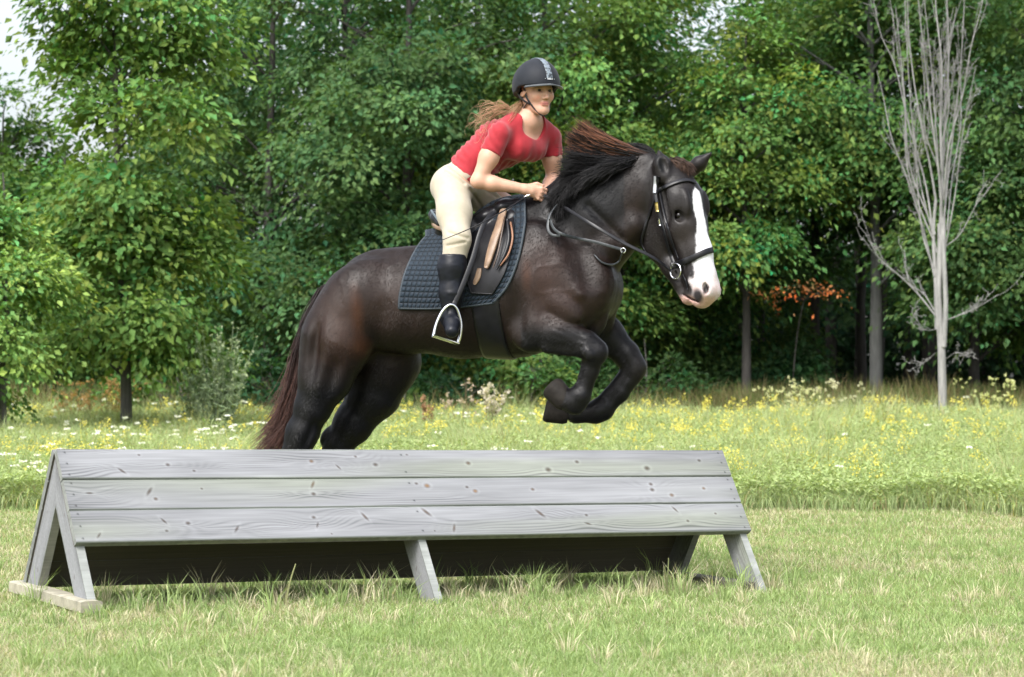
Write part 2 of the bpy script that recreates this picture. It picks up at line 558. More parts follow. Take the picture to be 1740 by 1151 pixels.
        warp = 0.003 * vnoise(np.stack([Uf * 0.8, Uf * 0, Uf * 0 + seed], -1), 1, seed)
        W = O + along * Uf[:, None] + down * (Vf + warp)[:, None] - nrm * bev[:, None]
        mb = MB()
        i = np.arange(nu); j = np.arange(nv)
        I, J = np.meshgrid(i, j, indexing='ij')
        q = np.stack([I * (nv + 1) + J, (I + 1) * (nv + 1) + J, (I + 1) * (nv + 1) + J + 1, I * (nv + 1) + J + 1], -1).reshape(-1, 4)
        mb.add(W, q, col=col)
        # sides and back share the outline
        G = W.reshape(nu + 1, nv + 1, 3)
        rimc = np.array([0.20, 0.21, 0.20]) * tone
        for A in (G[:, 0], G[:, -1], G[0, :], G[-1, :]):
            n = len(A)
            V = np.concatenate([A, A - nrm * thick])
            f = np.stack([np.arange(n - 1), np.arange(1, n), np.arange(1, n) + n, np.arange(n - 1) + n], -1)
            g = 1 + 0.25 * vnoise(V, 60, seed)
            mb.add(V, f, col=rimc * g[:, None])
        B = np.stack([G[0, 0], G[-1, 0], G[-1, -1], G[0, -1]]) - nrm * thick
        mb.add(B, [[0, 1, 2, 3]], col=np.array([0.10, 0.09, 0.075]))
        return mb.build(name, WOOD, root, smooth=False)

    def tpx(px, k):
        """length coordinate where photograph column px crosses slope distance k"""
        O = RL + df * k
        q = (px - 870) / FPX
        return (q * O[1] - O[0]) / (Lu[0] - q * Lu[1])
    LEN = np.linalg.norm(L)
    th = 0.034
    s0 = [0.004, 0.165, 0.326]; ws = [0.157, 0.157, 0.166]
    kn = [[(200, 36, 9, .7, 0), (280, 26, 7, 0, 0), (322, 36, 5, 0, 0), (525, 20, 8, 0, .6), (568, 30, 7, .9, 0), (602, 12, 5, 0, 0), (632, 26, 9, 0, 0), (790, 24, 9, 0, .2), (690, 9, 4, 0, 0),
           (922, 36, 12, 0, 0), (975, 22, 8, 0, 0), (1090, 34, 12, 0, 0), (1183, 20, 7, 0, 0), (235, 10, 4, 0, 0)],
          [(250, 20, 11, -.9, 0), (258, 32, 7, 0, .2), (148, 22, 7, .02, 0), (530, 10, 10, -1, .3), (527, 26, 8, 0, 0), (723, 14, 11, 0, 1), (706, 10, 6, 0, 0), (802, 24, 9, 0, 1), (790, 17, 6, 0, 0), (900, 22, 7, 0, .3),
           (1103, 14, 8, 0, 0), (1102, 24, 9, 0, 0), (1132, 34, 9, 0, .5), (1190, 22, 7, 0, .6), (340, 16, 4, 0, 0)],
          [(160, 38, 7, -.9, 0), (275, 18, 8, .9, 0), (276, 33, 5, 0, 0), (315, 22, 8, 0, 0), (395, 32, 9, -.9, 0), (530, 16, 7, 0, 0), (533, 28, 7, -1.1, 0), (617, 16, 11, 1, .1),
           (723, 10, 13, .8, .1), (762, 36, 10, -1.2, .2), (915, 14, 13, .8, .1), (992, 18, 6, 0, 0), (990, 32, 8, .3, 0), (1145, 10, 9, .9, 0), (1160, 30, 6, 0, 0), (1211, 18, 5, 0, 0), (553, 42, 3, 0, 0), (728, 40, 3, 0, 0)]]
    for i in range(3):
        O = RL + df * s0[i] + nf * th
        ks = []
        for (px, dy, r, ang, br) in kn[i]:
            ks.append((tpx(px, s0[i] + 0.07), dy / 48 * ws[i], r * 0.00105 + 0.0018, ang, br))
        nails = [(0.035, 0.02), (0.035, ws[i] * .5), (0.035, ws[i] - 0.02), (LEN - 0.035, 0.02), (LEN - 0.035, ws[i] * .5), (LEN - 0.035, ws[i] - 0.02), (LEN * .478, 0.03), (LEN * .478, ws[i] - .03)]
        plank('front_plank', O, Lu, df, nf, LEN, ws[i], th, 11 + i * 7, ks, [1.0, 1.02, 0.99][i], nails=nails)
    # back boards run almost to the ground
    for i in range(5):
        O = RL + db * (0.006 + i * 0.154) + nb * th
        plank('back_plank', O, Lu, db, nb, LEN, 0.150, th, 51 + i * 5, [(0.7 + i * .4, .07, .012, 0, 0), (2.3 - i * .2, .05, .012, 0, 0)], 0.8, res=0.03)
    # rafters: three pairs of broad boards under the planks
    sl = math.hypot(HW, H)
    def rafter(t, side, w_=0.135, dark=1.0):
        d, n = (df, nf) if side > 0 else (db, nb)
        a = RL + Lu * t * LEN
        zg = float(ground_z(a[0], a[1])) + (0.052 if t < 0.3 else -.01)
        thk = 0.040
        nu, nv = 70, 20
        v = np.linspace(0, w_, nv)
        Ps = P * (1 if side > 0 else -1)
        u0 = v * (n @ Ps) / (d @ Ps) + 0.003                 # mitre against the opposite rafter
        u1 = (zg - a[2] + n[2] * v) / d[2]                   # foot cut level
        s_ = np.linspace(0, 1, nu)
        U = u0[None] + (u1 - u0)[None] * s_[:, None]
        Vv = np.broadcast_to(v, U.shape)
        Uf, Vf = U.ravel(), Vv.ravel()
        W = a + d * Uf[:, None] - n * Vf[:, None]
        f = np.array([[i * nv + j, (i + 1) * nv + j, (i + 1) * nv + j + 1, i * nv + j + 1] for i in range(nu - 1) for j in range(nv - 1)])
        mb = MB()
        for sgn in (-1, 1):
            col = paint(Uf, Vf, w_, 70 + int(t * 10) + side, [(.3, .05, .006, .4, 0), (.6, .09, .007, .5, .1)], 1.02 * dark)
            mb.add(W + Lu * sgn * thk / 2, f, col=col)
        G = W.reshape(nu, nv, 3)
        for A, cc in ((G[:, 0], (0.25, 0.262, 0.25)), (G[:, -1], (0.24, 0.24, 0.225)), (G[0], (.2, .2, .2)), (G[-1], (.22, .2, .16))):
            k_ = len(A)
            V = np.concatenate([A - Lu * thk / 2, A + Lu * thk / 2])
            ff = np.stack([np.arange(k_ - 1), np.arange(1, k_), np.arange(1, k_) + k_, np.arange(k_ - 1) + k_], -1)
            mb.add(V, ff, col=np.array(cc) * dark * (1 + .25 * vnoise(V, 25, 4))[:, None])
        return mb.build('leg', WOOD, root, smooth=False)
    rafter(0.0075, 1); rafter(0.0077, -1)
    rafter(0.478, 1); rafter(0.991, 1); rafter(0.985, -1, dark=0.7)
    # sill boards lying on the ground at both ends
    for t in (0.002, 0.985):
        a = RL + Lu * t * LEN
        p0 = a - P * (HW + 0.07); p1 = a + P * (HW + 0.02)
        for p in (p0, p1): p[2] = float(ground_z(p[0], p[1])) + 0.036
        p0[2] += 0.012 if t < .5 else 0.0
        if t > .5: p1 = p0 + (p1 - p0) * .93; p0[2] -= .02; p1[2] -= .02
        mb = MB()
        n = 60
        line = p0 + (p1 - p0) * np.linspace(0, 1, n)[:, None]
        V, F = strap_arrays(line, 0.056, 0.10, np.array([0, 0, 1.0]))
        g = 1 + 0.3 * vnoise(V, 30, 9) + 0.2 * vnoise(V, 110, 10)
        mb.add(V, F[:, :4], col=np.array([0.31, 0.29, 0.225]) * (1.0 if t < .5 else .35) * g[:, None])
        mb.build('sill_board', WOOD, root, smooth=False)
    return root
build_jump()
# ------------------------------------------------------------------ the horse (one continuous sculpted body)
HF = Frame(780, 13.0, 14)          # mid plane of the trunk
def build_horse():
    S = SDF((-1.42, 12.12, 0.02), (1.30, 13.97, 2.34), 0.0078)
    N = HF.N
    p = HF
    m = lambda r: M(r)
    # trunk
    S.chain([p(626, 520), p(690, 514), p(790, 507), p(880, 490)], [m(79), m(83), m(98), m(111)], k=.06, lat=N, sd=.86)
    S.chain([p(880, 490), p(955, 482)], [m(112), m(92)], k=.06, lat=N, sd=.74)
    S.chain([p(800, 440), p(868, 405), p(930, 392)], [m(52), m(54), m(56)], k=.09, lat=N, sd=.5)      # withers
    S.chain([p(640, 468), p(720, 464)], [m(42), m(42)], k=.07, lat=N, sd=.8)                          # loin
    for s in (-1, 1):
        # quarters
        S.ell(p.m(598, 524, .135 * s), (m(88), m(60), .148), p(640, 450, 0) - p(556, 590, 0), N, k=.06)
        S.ell(p.m(565, 578, .150 * s), (m(80), m(52), .115), p(590, 500, 0) - p(545, 640, 0), N, k=.07)
        # chest and shoulder
        S.ell(p.m(992, 492, .115 * s), (m(60), m(50), .120), p(1010, 440, 0) - p(985, 540, 0), N, k=.08)
        S.ell(p.m(938, 470, .165 * s), (m(98), m(48), .090), p(905, 380, 0) - p(975, 540, 0), N, k=.08)
        S.ell(p.m(905, 545, .20 * s), (m(46), m(34), .075), p(905, 500, 0) - p(890, 585, 0), N, k=.04)
    S.ell(p(1022, 495, 0), (m(50), m(27), .13), p(1026, 440, 0) - p(1015, 545, 0), N, k=.04)
    # neck
    S.chain([p(925, 440), p(1000, 372), p(1060, 338), p(1098, 322, .03)], [m(92), m(76), m(60), m(45)], k=.07, lat=N, sd=.50)
    S.chain([p(920, 385), p(985, 318), p(1050, 283), p(1100, 277, .03)], [m(30), m(30), m(25), m(18)], k=.05, lat=N, sd=.7)     # crest
    S.chain([p(1000, 455), p(1040, 420), p(1080, 385, .02)], [m(36), m(28), m(24)], k=.05, lat=N, sd=1.2)  # underline of the neck
    # near hind leg
    def leg(pts, n, rad, k=.035, sd=.85):
        S.chain([p(x, y, n_) for (x, y), n_ in zip(pts, n)], [m(r) for r in rad], k=k, lat=N, sd=sd)
    leg([(572, 585), (553, 640), (533, 688)], [.15, .16, .16], [62, 44, 31], k=.05)
    leg([(533, 688), (513, 738), (501, 765)], [.16, .16, .16], [30, 25, 21])
    leg([(514, 735), (496, 790), (478, 838)], [.16, .16, .16], [25, 17, 16], sd=.8)
    leg([(478, 838), (470, 848)], [.16, .16], [20, 20])
    leg([(472, 848), (455, 868)], [.16, .16], [16, 17])
    # far hind leg, farther forward
    leg([(640, 575), (652, 612), (636, 668)], [-.14, -.16, -.16], [70, 62, 47], k=.05)
    leg([(636, 668), (600, 720), (578, 752)], [-.16, -.16, -.16], [44, 33, 26])
    leg([(576, 752), (548, 810), (530, 860)], [-.16, -.16, -.16], [24, 17, 16], sd=.8)
    leg([(530, 860), (520, 868)], [-.16, -.16], [20, 20])
    leg([(520, 868), (500, 888)], [-.16, -.16], [16, 17])
    # near foreleg
    leg([(905, 562), (945, 567), (990, 582)], [.19, .20, .20], [37, 29, 22], k=.03)
    leg([(930, 548), (985, 572)], [.23, .22], [14, 11], k=.02)           # extensor muscle
    leg([(930, 588), (985, 598)], [.235, .22], [12, 9], k=.015)          # flexor muscle
    leg([(996, 586), (1012, 598)], [.20, .20], [24, 21], k=.015)          # knee
    S.ell(p(1018, 596, .20), (m(15), m(9), .045), p(1012, 580, 0) - p(1022, 610, 0), N, k=.010)
    S.ell(p(1000, 600, .255), (m(14), m(9), .018), p(990, 590, 0) - p(1008, 612, 0), N, k=.012)
    leg([(1010, 606), (1005, 632), (992, 670)], [.20, .19, .18], [16, 12, 11.5], k=.02)
    S.ell(p(1021, 602, .20), (m(10), m(7), .04), p(1018, 594, 0) - p(1025, 610, 0), N, k=.008)
    S.rc(p(932, 567, .300), p(982, 580, .272), .010, .007, k=.014, sub=True)
    leg([(997, 612), (990, 640), (979, 668)], [.19, .18, .17], [8, 6, 8], k=.015)
    leg([(984, 674), (978, 682)], [.18, .18], [19, 18], k=.02)           # fetlock
    leg([(976, 686), (958, 676)], [.17, .16], [18, 19], k=.02)
    # far foreleg
    leg([(985, 540), (1030, 570), (1062, 600)], [-.16, -.17, -.17], [42, 30, 22], k=.03)
    leg([(1065, 603), (1078, 624)], [-.17, -.17], [23, 21], k=.015)
    S.ell(p(1085, 616, -.17), (m(16), m(9), .045), p(1074, 600, 0) - p(1092, 632, 0), N, k=.010)
    leg([(1076, 634), (1052, 668), (1026, 694)], [-.17, -.16, -.15], [18, 15, 15], k=.02)
    leg([(1064, 636), (1036, 668), (1014, 690)], [-.16, -.15, -.14], [11, 9, 9], k=.02)
    leg([(1024, 696), (1014, 700)], [-.15, -.14], [20, 20], k=.02)
    leg([(1006, 702), (978, 704)], [-.14, -.12], [16, 15.5], k=.02)
    for s in (-1, 1):
        S.ell(p.m(955, 520, .225 * s), (m(40), m(20), .045), p(925, 500, 0) - p(985, 545, 0), N, k=.025)      # triceps head
        S.ell(p.m(1015, 545, .09 * s), (m(30), m(16), .045), p(1020, 520, 0) - p(1005, 570, 0), N, k=.02)
        S.rc(p.m(910, 400, .14 * s), p.m(985, 500, .24 * s), .004, .006, k=.05)                                  # spine of the shoulder blade
        S.ell(p.m(583, 490, .14 * s), (m(40), m(20), .05), p(615, 455, 0) - p(556, 530, 0), N, k=.04)
    S.ell(p(532, 600, .30), (m(52), m(9), .045), p(538, 550, 0) - p(526, 650, 0), N, k=.05, sub=True)          # groove behind the thigh
    for (x0, y0, x1, y1) in ((938, 556, 992, 580), (945, 575, 990, 590)):
        S.rc(p(x0, y0, .285), p(x1, y1, .262), .004, .004, k=.012, sub=True)
    S.rc(p(1000, 350, .125), p(1055, 405, .105), .012, .010, k=.04, sub=True)                                # jugular groove
    # cannon tendons, fetlock and hock points
    S.rc(p(1006, 626, .235), p(990, 664, .225), .003, .003, k=.014, sub=True)
    S.ell(p(972, 672, .18), (m(9), m(6), .03), p(968, 664, 0) - p(976, 682, 0), N, k=.010)
    S.ell(p(1002, 700, -.14), (m(9), m(6), .03), p(1000, 692, 0) - p(1004, 710, 0), N, k=.010)
    S.rc(p(1068, 640, -.12), p(1036, 684, -.11), .003, .003, k=.014, sub=True)
    S.ell(p(505, 728, .17), (m(16), m(8), .035), p(512, 712, 0) - p(500, 745, 0), N, k=.015)
    S.ell(p(556, 740, -.15), (m(18), m(9), .035), p(566, 725, 0) - p(548, 756, 0), N, k=.015)
    S.ell(p(525, 742, .225), (m(26), m(5), .02), p(536, 715, 0) - p(516, 768, 0), N, k=.025, sub=True)
    # hollows: flank, elbow, throat, between the buttocks
    S.ell(p(648, 545, .31), (m(40), m(15), .07), p(655, 505, 0) - p(640, 590, 0), N, k=.06, sub=True)
    S.ell(p(878, 545, .33), (m(60), m(12), .07), p(872, 480, 0) - p(885, 600, 0), N, k=.05, sub=True)
    S.ell(p(985, 425, .235), (m(60), m(16), .05), p(960, 370, 0) - p(1010, 500, 0), N, k=.07, sub=True)
    S.ell(p(560, 650, .30), (m(38), m(10), .05), p(568, 610, 0) - p(548, 690, 0), N, k=.05, sub=True)
    # head, turned towards the camera
    K = HEADF
    Nh = K.N
    h = K
    S.chain([h(1133, 312), h(1150, 345), h(1160, 385)], [m(42), m(46), m(43)], k=.03, lat=Nh, sd=.86)       # skull
    S.chain([h(1165, 385), h(1180, 430), h(1190, 470)], [m(37), m(31), m(28)], k=.03, lat=Nh, sd=.78)
    for s in (-1, 1):
        S.ell(h.m(1115, 380, .045 * s), (m(60), m(44), .055), h(1110, 330, 0) - h(1125, 430, 0), Nh, k=.025)   # cheek
        S.ell(h.m(1163, 345, .075 * s), (m(24), m(12), .022), h(1160, 325, 0) - h(1166, 365, 0), Nh, k=.02)    # brow
        S.ell(h.m(1155, 410, .072 * s), (m(40), m(5), .014), h(1145, 375, 0) - h(1168, 445, 0), Nh, k=.02)     # facial crest
        S.rc(h.m(1193, 483, .036 * s), h.m(1198, 494, .036 * s), m(13), m(12), k=.015)                           # nostril wings
    S.chain([h(1122, 420), h(1146, 455), h(1160, 480)], [m(24), m(19), m(17)], k=.025, lat=Nh, sd=1.1)        # lower jaw
    S.chain([h(1189, 474), h(1195, 492)], [m(28), m(27)], k=.025, lat=Nh, sd=.95)                             # muzzle
    S.chain([h(1182, 500), h(1192, 510)], [m(15), m(14)], k=.02, lat=Nh, sd=1.3)                              # upper lip
    S.chain([h(1163, 488), h(1172, 506)], [m(15), m(13)], k=.014, lat=Nh, sd=1.2)                             # chin
    S.ell(h(1178, 507, .03), (m(20), m(2.2), .07), h(1160, 500, 0) - h(1190, 514, 0), Nh, k=.006, sub=True)   # mouth
    for s in (-1, 1):
        S.ell(h.m(1199, 490, .054 * s), (m(9.5), m(5), .016), h(1196, 478, 0) - h(1200, 500, 0), Nh + K.F * .7 * s, k=.006, sub=True)
        S.ell(h.m(1153, 367, .092 * s), (m(13), m(9), .010), h(1145, 362, 0) - h(1160, 372, 0), Nh, k=.014, sub=True)   # eye socket
        S.rc(h.m(1143, 362, .080 * s), h.m(1162, 361, .078 * s), m(2.6), m(2.6), k=.008)
        S.rc(h.m(1145, 373, .080 * s), h.m(1160, 374, .076 * s), m(1.8), m(1.8), k=.008)
    S.ell(h(1128, 345, .105), (m(40), m(10), .03), h(1122, 310, 0) - h(1135, 385, 0), Nh, k=.03, sub=True)
    # ears
    def ear(base, tip, n0, n1, r):
        a = h(*base, n0); b_ = h(*tip, n1)
        mid = a + (b_ - a) * .45
        S.rc(a, mid, m(r), m(r * 1.05), k=.015)
        S.rc(mid, b_, m(r * 1.05), m(2.2), k=.008)
    ear((1129, 300), (1119, 256), .075, .085, 15)
    ear((1172, 292), (1209, 260), -.075, -.12, 12)
    S.ell(h(1127, 279, .122), (m(20), m(8.5), .036), h(1121, 260, 0) - h(1130, 300, 0), Nh + K.F * .5, k=.006, sub=True)
    return S
HEADF = None
def setup_head():
    global HEADF
    q = HF(1150, 380, .05)
    HEADF = Frame(1150, q[1], 44)
setup_head()
HS = build_horse()
hV, hF = HS.mesh()
hx, hy = px_of(hV)
_msk = np.clip((1090 - hx) / 40, 0, 1)          # muscle, vein and skin relief everywhere but on the head
_nn = HS.grad(hV)
_st = fnoise(hV * [1.0, 1.0, .38] + .3, 17, 61, 3)
_rg = 1 - np.abs(vnoise(hV * [1, 1, .6], 13, 63)) * 2
hV = hV + _nn * (_msk * (.0030 * _st * (1 - .7 * np.clip((hx - 930) / 60, 0, 1) * (hy < 470)) + .0035 * fnoise(hV, 9, 62, 2) + .0022 * np.clip(_rg, 0, 1) ** 3 * (vnoise(hV, 4, 64) > 0)) + (1 - _msk) * .0014 * fnoise(hV, 24, 65))[:, None]
def blob(x, y, cx, cy, rx, ry, ang=0, soft=1.0):
    a = math.radians(ang); dx = x - cx; dy = y - cy
    u = (dx * math.cos(a) + dy * math.sin(a)) / rx; v = (-dx * math.sin(a) + dy * math.cos(a)) / ry
    return np.clip((1.2 - np.hypot(u, v)) / (0.6 * soft), 0, 1)
def horse_coat():
    dn = (hV - HF.C) @ HF.N                      # + near side
    su = (hV - HF.C) @ HF.F                      # along the body
    n1 = fnoise(hV, 5, 1)[:, None]; n2 = fnoise(hV * [1, 1, 1], 22, 2)[:, None]
    base = np.array([0.0185, 0.0112, 0.0088])
    col = np.tile(base, (len(hV), 1)) * (1 + .45 * n1 + .22 * n2 + .25 * fnoise(hV * [.6, .6, 2.5], 14, 9)[:, None])
    def mixc(w_, c):
        nonlocal col
        w_ = np.clip(w_, 0, 1)[:, None]
        col = col * (1 - w_) + np.asarray(c) * w_
    z = hV[:, 2]
    rust = (0.085, 0.030, 0.012)
    near = np.clip(dn / .05, 0, 1)
    side = np.clip(.5 + dn / .1, 0, 1)
    mixc(near * .75 * blob(hx, hy, 606, 530, 13, 50, -5, 1.6), rust)
    mixc(near * .55 * blob(hx, hy, 612, 590, 22, 22, 0, 1.6), rust)
    mixc(near * .8 * blob(hx, hy, 575, 555, 46, 75, 0, 1.8), (.052, .026, .017))
    mixc(near * .75 * blob(hx, hy, 925, 470, 42, 90, -10, 1.8), (.048, .024, .018))
    mixc(near * .5 * blob(hx, hy, 965, 500, 30, 30, 0, 1.8), (.046, .023, .017))
    mixc(near * .5 * blob(hx, hy, 895, 465, 10, 30, 0, 1.8), rust)
    mixc(.6 * blob(hx, hy, 670, 500, 80, 60, 0, 2) * near, (.040, .022, .0165))
    mixc(near * .8 * np.clip((hy - 565) / 30, 0, 1) * (hx > 640) * (hx < 900), (.012, .008, .007))  # belly darkened: underside shade put into the coat colour
    black = (0.0036, 0.0040, 0.0052)  # black points, with their bluish sheen put into the colour
    mixc(np.clip((hy - 610) / 60, 0, 1) * (hx < 760), black)
    mixc(.9 * np.clip((575 - dn * 0 - 0) * 0 + (hy - 548) / 20, 0, 1) * (hx > 885), black)
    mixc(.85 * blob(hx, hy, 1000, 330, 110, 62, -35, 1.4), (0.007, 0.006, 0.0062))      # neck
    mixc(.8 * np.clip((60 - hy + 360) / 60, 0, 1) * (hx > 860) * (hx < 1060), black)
    # rust rim on the back of the pasterns
    # head
    hl = hV - HEADF.C
    fwd = hl @ HEADF.F; lat = hl @ HEADF.N
    hz = hV[:, 2]
    cen = HEADF(1150, 300)
    head = np.clip((hx - 1085 + (hy - 300) * .05) / 15, 0, 1) * (hx > 1060)
    mixc(head * .85, (0.012, 0.010, 0.0098))
    mixc(head * .9 * blob(hx, hy, 1153, 367, 13, 10, 10, 1.0), (.003, .003, .003))
    mixc(head * .6 * blob(hx, hy, 1165, 400, 30, 40, 0, 1.5), (.028, .021, .018))
    yy = hy
    front = fwd - (HEADF(1172, 0)[0] - HEADF.C[0]) / HEADF.F[0]
    # blaze: a white stripe down the front of the face
    wv = fnoise(hV, 30, 5, 2)
    half = .004 * fnoise(hV, 45, 6, 2) + np.interp(yy, [318, 326, 345, 380, 405, 430, 455, 480, 520], [0.0, .027, .037, .030, .044, .056, .064, .085, .10]) + wv * .004
    cx_ = np.interp(yy, [320, 400, 450, 500], [0.012, .014, .008, .0])
    norm = HS.grad(hV)
    facing = norm @ HEADF.F
    blz = np.clip((half - np.abs(lat - cx_)) / .006, 0, 1) * np.clip((facing + .15) / .12, 0, 1) * (yy > 317) * (hx > np.interp(yy, [300, 400, 450, 520], [1150, 1160, 1168, 1172]))
    blz = np.maximum(blz, np.clip((yy - 470) / 12, 0, 1) * (hx > 1178) * np.clip((facing + .5) / .3, 0, 1) * (yy < 525))
    mixc(blz, (0.66, 0.66, 0.68))
    mixc(blz * np.clip((yy - 446) / 45, 0, 1) * (.65 + .35 * fnoise(hV, 60, 8, 2)), (0.46, 0.31, 0.28))
    mixc(np.clip((yy - 488) / 20, 0, 1) * (hx > 1150) * (hx < 1192) * .7, (.10, .09, .095))
    mixc((yy > 500) * (hx > 1150) * (hx < 1215) * np.clip((yy - 500) / 8, 0, 1) * .8, (0.55, 0.34, 0.28))
    mixc(blob(hx, hy, 1186, 503, 9, 13, -15, 1) * (facing < .6), (.035, .03, .034))
    mixc(blob(hx, hy, 1200, 491, 5, 9, 10, .8), (.02, .016, .016))
    mixc(.9 * blob(hx, hy, 1122, 279, 8, 17, -12, 1) * (hV[:, 1] < HEADF(1127, 280, .07)[1] + .03), (.004, .004, .004))
    keep = (blz > .2) | ((hy > 480) & (hx > 1150))
    col = np.where(keep[:, None], col, col * .72)
    return np.clip(col, 0.003, 1)
hc = horse_coat()
def mat_coat():
    m, nt, b, out = mat_base('horse_coat')
    vc = node(nt, 'ShaderNodeVertexColor'); vc.layer_name = 'Col'
    tc = node(nt, 'ShaderNodeTexCoord')
    mp = node(nt, 'ShaderNodeMapping'); mp.inputs['Scale'].default_value = (45, 60, 190)
    nz = node(nt, 'ShaderNodeTexNoise', Scale=1.0, Detail=4.0)
    nt.links.new(tc.outputs['Object'], mp.inputs['Vector']); nt.links.new(mp.outputs[0], nz.inputs['Vector'])
    mr = node(nt, 'ShaderNodeMapRange'); mr.inputs['From Min'].default_value = 0.3; mr.inputs['From Max'].default_value = 0.7
    mr.inputs['To Min'].default_value = 0.9; mr.inputs['To Max'].default_value = 1.1
    mx = node(nt, 'ShaderNodeMix'); mx.data_type = 'RGBA'; mx.blend_type = 'MULTIPLY'; mx.inputs['Factor'].default_value = 1
    nt.links.new(nz.outputs['Fac'], mr.inputs['Value']); nt.links.new(vc.outputs[0], mx.inputs['A']); nt.links.new(mr.outputs[0], mx.inputs['B'])
    nt.links.new(mx.outputs['Result'], b.inputs['Base Color'])
    n3 = node(nt, 'ShaderNodeTexNoise', Scale=9.0, Detail=4.0)
    nt.links.new(tc.outputs['Object'], n3.inputs['Vector'])
    r2 = node(nt, 'ShaderNodeMapRange'); r2.inputs['From Min'].default_value = 0.3; r2.inputs['From Max'].default_value = 0.7
    r2.inputs['To Min'].default_value = 0.36; r2.inputs['To Max'].default_value = 0.52
    nt.links.new(n3.outputs['Fac'], r2.inputs['Value']); nt.links.new(r2.outputs[0], b.inputs['Roughness'])
    b.inputs['Specular IOR Level'].default_value = 0.26
    b.inputs['Sheen Weight'].default_value = 0.0; b.inputs['Sheen Roughness'].default_value = 0.4
    bp = node(nt, 'ShaderNodeBump', Strength=0.25, Distance=0.002)
    nt.links.new(nz.outputs['Fac'], bp.inputs['Height']); nt.links.new(bp.outputs[0], b.inputs['Normal'])
    return m
COAT = mat_coat()
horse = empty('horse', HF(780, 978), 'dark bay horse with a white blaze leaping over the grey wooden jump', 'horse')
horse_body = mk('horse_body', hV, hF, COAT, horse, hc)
def coat_hair():
    """short coat: a fine nap of hairs lying back along the body"""
    r = np.random.default_rng(3)
    n = 300000
    q = hF[r.integers(0, len(hF), n)]
    w_ = r.dirichlet(np.ones(4), n)
    P = (hV[q] * w_[..., None]).sum(1); c = (hc[q] * w_[..., None]).sum(1)
    nn = HS.grad(P)
    x_, y_ = px_of(P)
    flow = np.where((x_ < 720)[:, None], -HF.F * .45 - np.array([0, 0, 1.0]), -HF.F * .8 - np.array([0, 0, .75]))
    flow = flow + .5 * np.stack([vnoise(P, 5, 81), vnoise(P, 5, 82), vnoise(P, 5, 83)], -1)
    T = unitrows(flow - nn * (flow * nn).sum(-1, keepdims=True))
    T = unitrows(T + nn * .28 + r.normal(size=(n, 3)) * .12)
    S_ = unitrows(np.cross(nn, T))
    L = (.009 + .007 * r.random((n, 1))) * np.where(x_ > 1090, .55, 1)[:, None]; W = .0011 * (.5 + .45 * r.random((n, 1)))
    V = np.stack([P - S_ * W - nn * .001, P + S_ * W - nn * .001, P + T * L], 1).reshape(-1, 3)
    F = np.arange(n * 3).reshape(-1, 3)
    col = np.repeat(np.clip(c * (.65 + .8 * r.random((n, 1))), 0, .8), 3, 0)
    mk('coat', V, F, mat_hair('coat_hairs'), horse, col, smooth=False)

def horse_details():
    K = HEADF
    m_hoof = mat_simple('hoof_horn', (0.018, 0.0155, 0.0135), rough=0.7, spec=.15, noise=0.3, nscale=40)
    def hoof(fet, toe, r0, r1, up):
        """truncated cone from coronet to ground surface, flat sole"""
        ax = unit(toe - fet); L = np.linalg.norm(toe - fet)
        u = unit(up - np.dot(up, ax) * ax); v = np.cross(ax, u)
        mb = MB(); n = 28
        a = np.arange(n) / n * 2 * math.pi
        rings = []
        for t, r in ((-.2, r0 * .8), (0, r0 * .98), (.12, r0 * 1.0), (.5, (r0 + r1) / 2), (.8, r1 * .98), (.93, r1 * .93), (1.0, r1 * .8), (.97, r1 * .65), (.88, r1 * .3), (.88, 0.001)):
            sl = 1 + 0.12 * np.cos(a) 
            rings.append(fet + ax * L * t + (u * (np.cos(a) * sl)[:, None] + v * (np.sin(a) * .92)[:, None]) * r)
        V = np.concatenate(rings)
        k = len(rings)
        F = np.array([[i * n + j, i * n + (j + 1) % n, (i + 1) * n + (j + 1) % n, (i + 1) * n + j] for i in range(k - 1) for j in range(n)])
        mb.add(V, F)
        return mb.build('hoof', m_hoof, horse)
    hoof(HF(961, 680, .165), HF(938, 654, .15), M(19), M(21), HF(935, 700, .16) - HF(955, 675, .165))
    hoof(HF(960, 703, -.125), HF(926, 695, -.10), M(17), M(20), HF(955, 740, -.1) - HF(955, 690, -.12))
    hoof(HF(457, 866, .16), HF(436, 892, .16), M(17), M(24), HF(420, 850, .16) - HF(457, 866, .16))
    hoof(HF(502, 886, -.16), HF(480, 912, -.16), M(17), M(24), HF(460, 870, -.16) - HF(502, 886, -.16))
    # eyes
    m_eye = mat_simple('horse_eye', (0.005, 0.004, 0.004), rough=0.12, spec=0.35, noise=0)
    for s in (1, -1):
        c = K.m(1154, 367, .067 * s)
        mb = MB(); nu, nv = 20, 12
        th = np.linspace(0, math.pi, nv); ph = np.arange(nu) / nu * 2 * math.pi
        V = np.array([[math.sin(t) * math.cos(q), math.sin(t) * math.sin(q), math.cos(t)] for t in th for q in ph]) * M(8.2)
        F = np.array([[i * nu + j, i * nu + (j + 1) % nu, (i + 1) * nu + (j + 1) % nu, (i + 1) * nu + j] for i in range(nv - 1) for j in range(nu)])
        mb.add(c + V, F); mb.build('eye', m_eye, horse)
horse_details()

# hair ------------------------------------------------------------
def mat_hair(name):
    m, nt, b, out = mat_base(name)
    vc = node(nt, 'ShaderNodeVertexColor'); vc.layer_name = 'Col'
    nt.links.new(vc.outputs[0], b.inputs['Base Color'])
    b.inputs['Roughness'].default_value = 0.5; b.inputs['Specular IOR Level'].default_value = 0.24
    return m
HAIR = mat_hair('hair_strands')

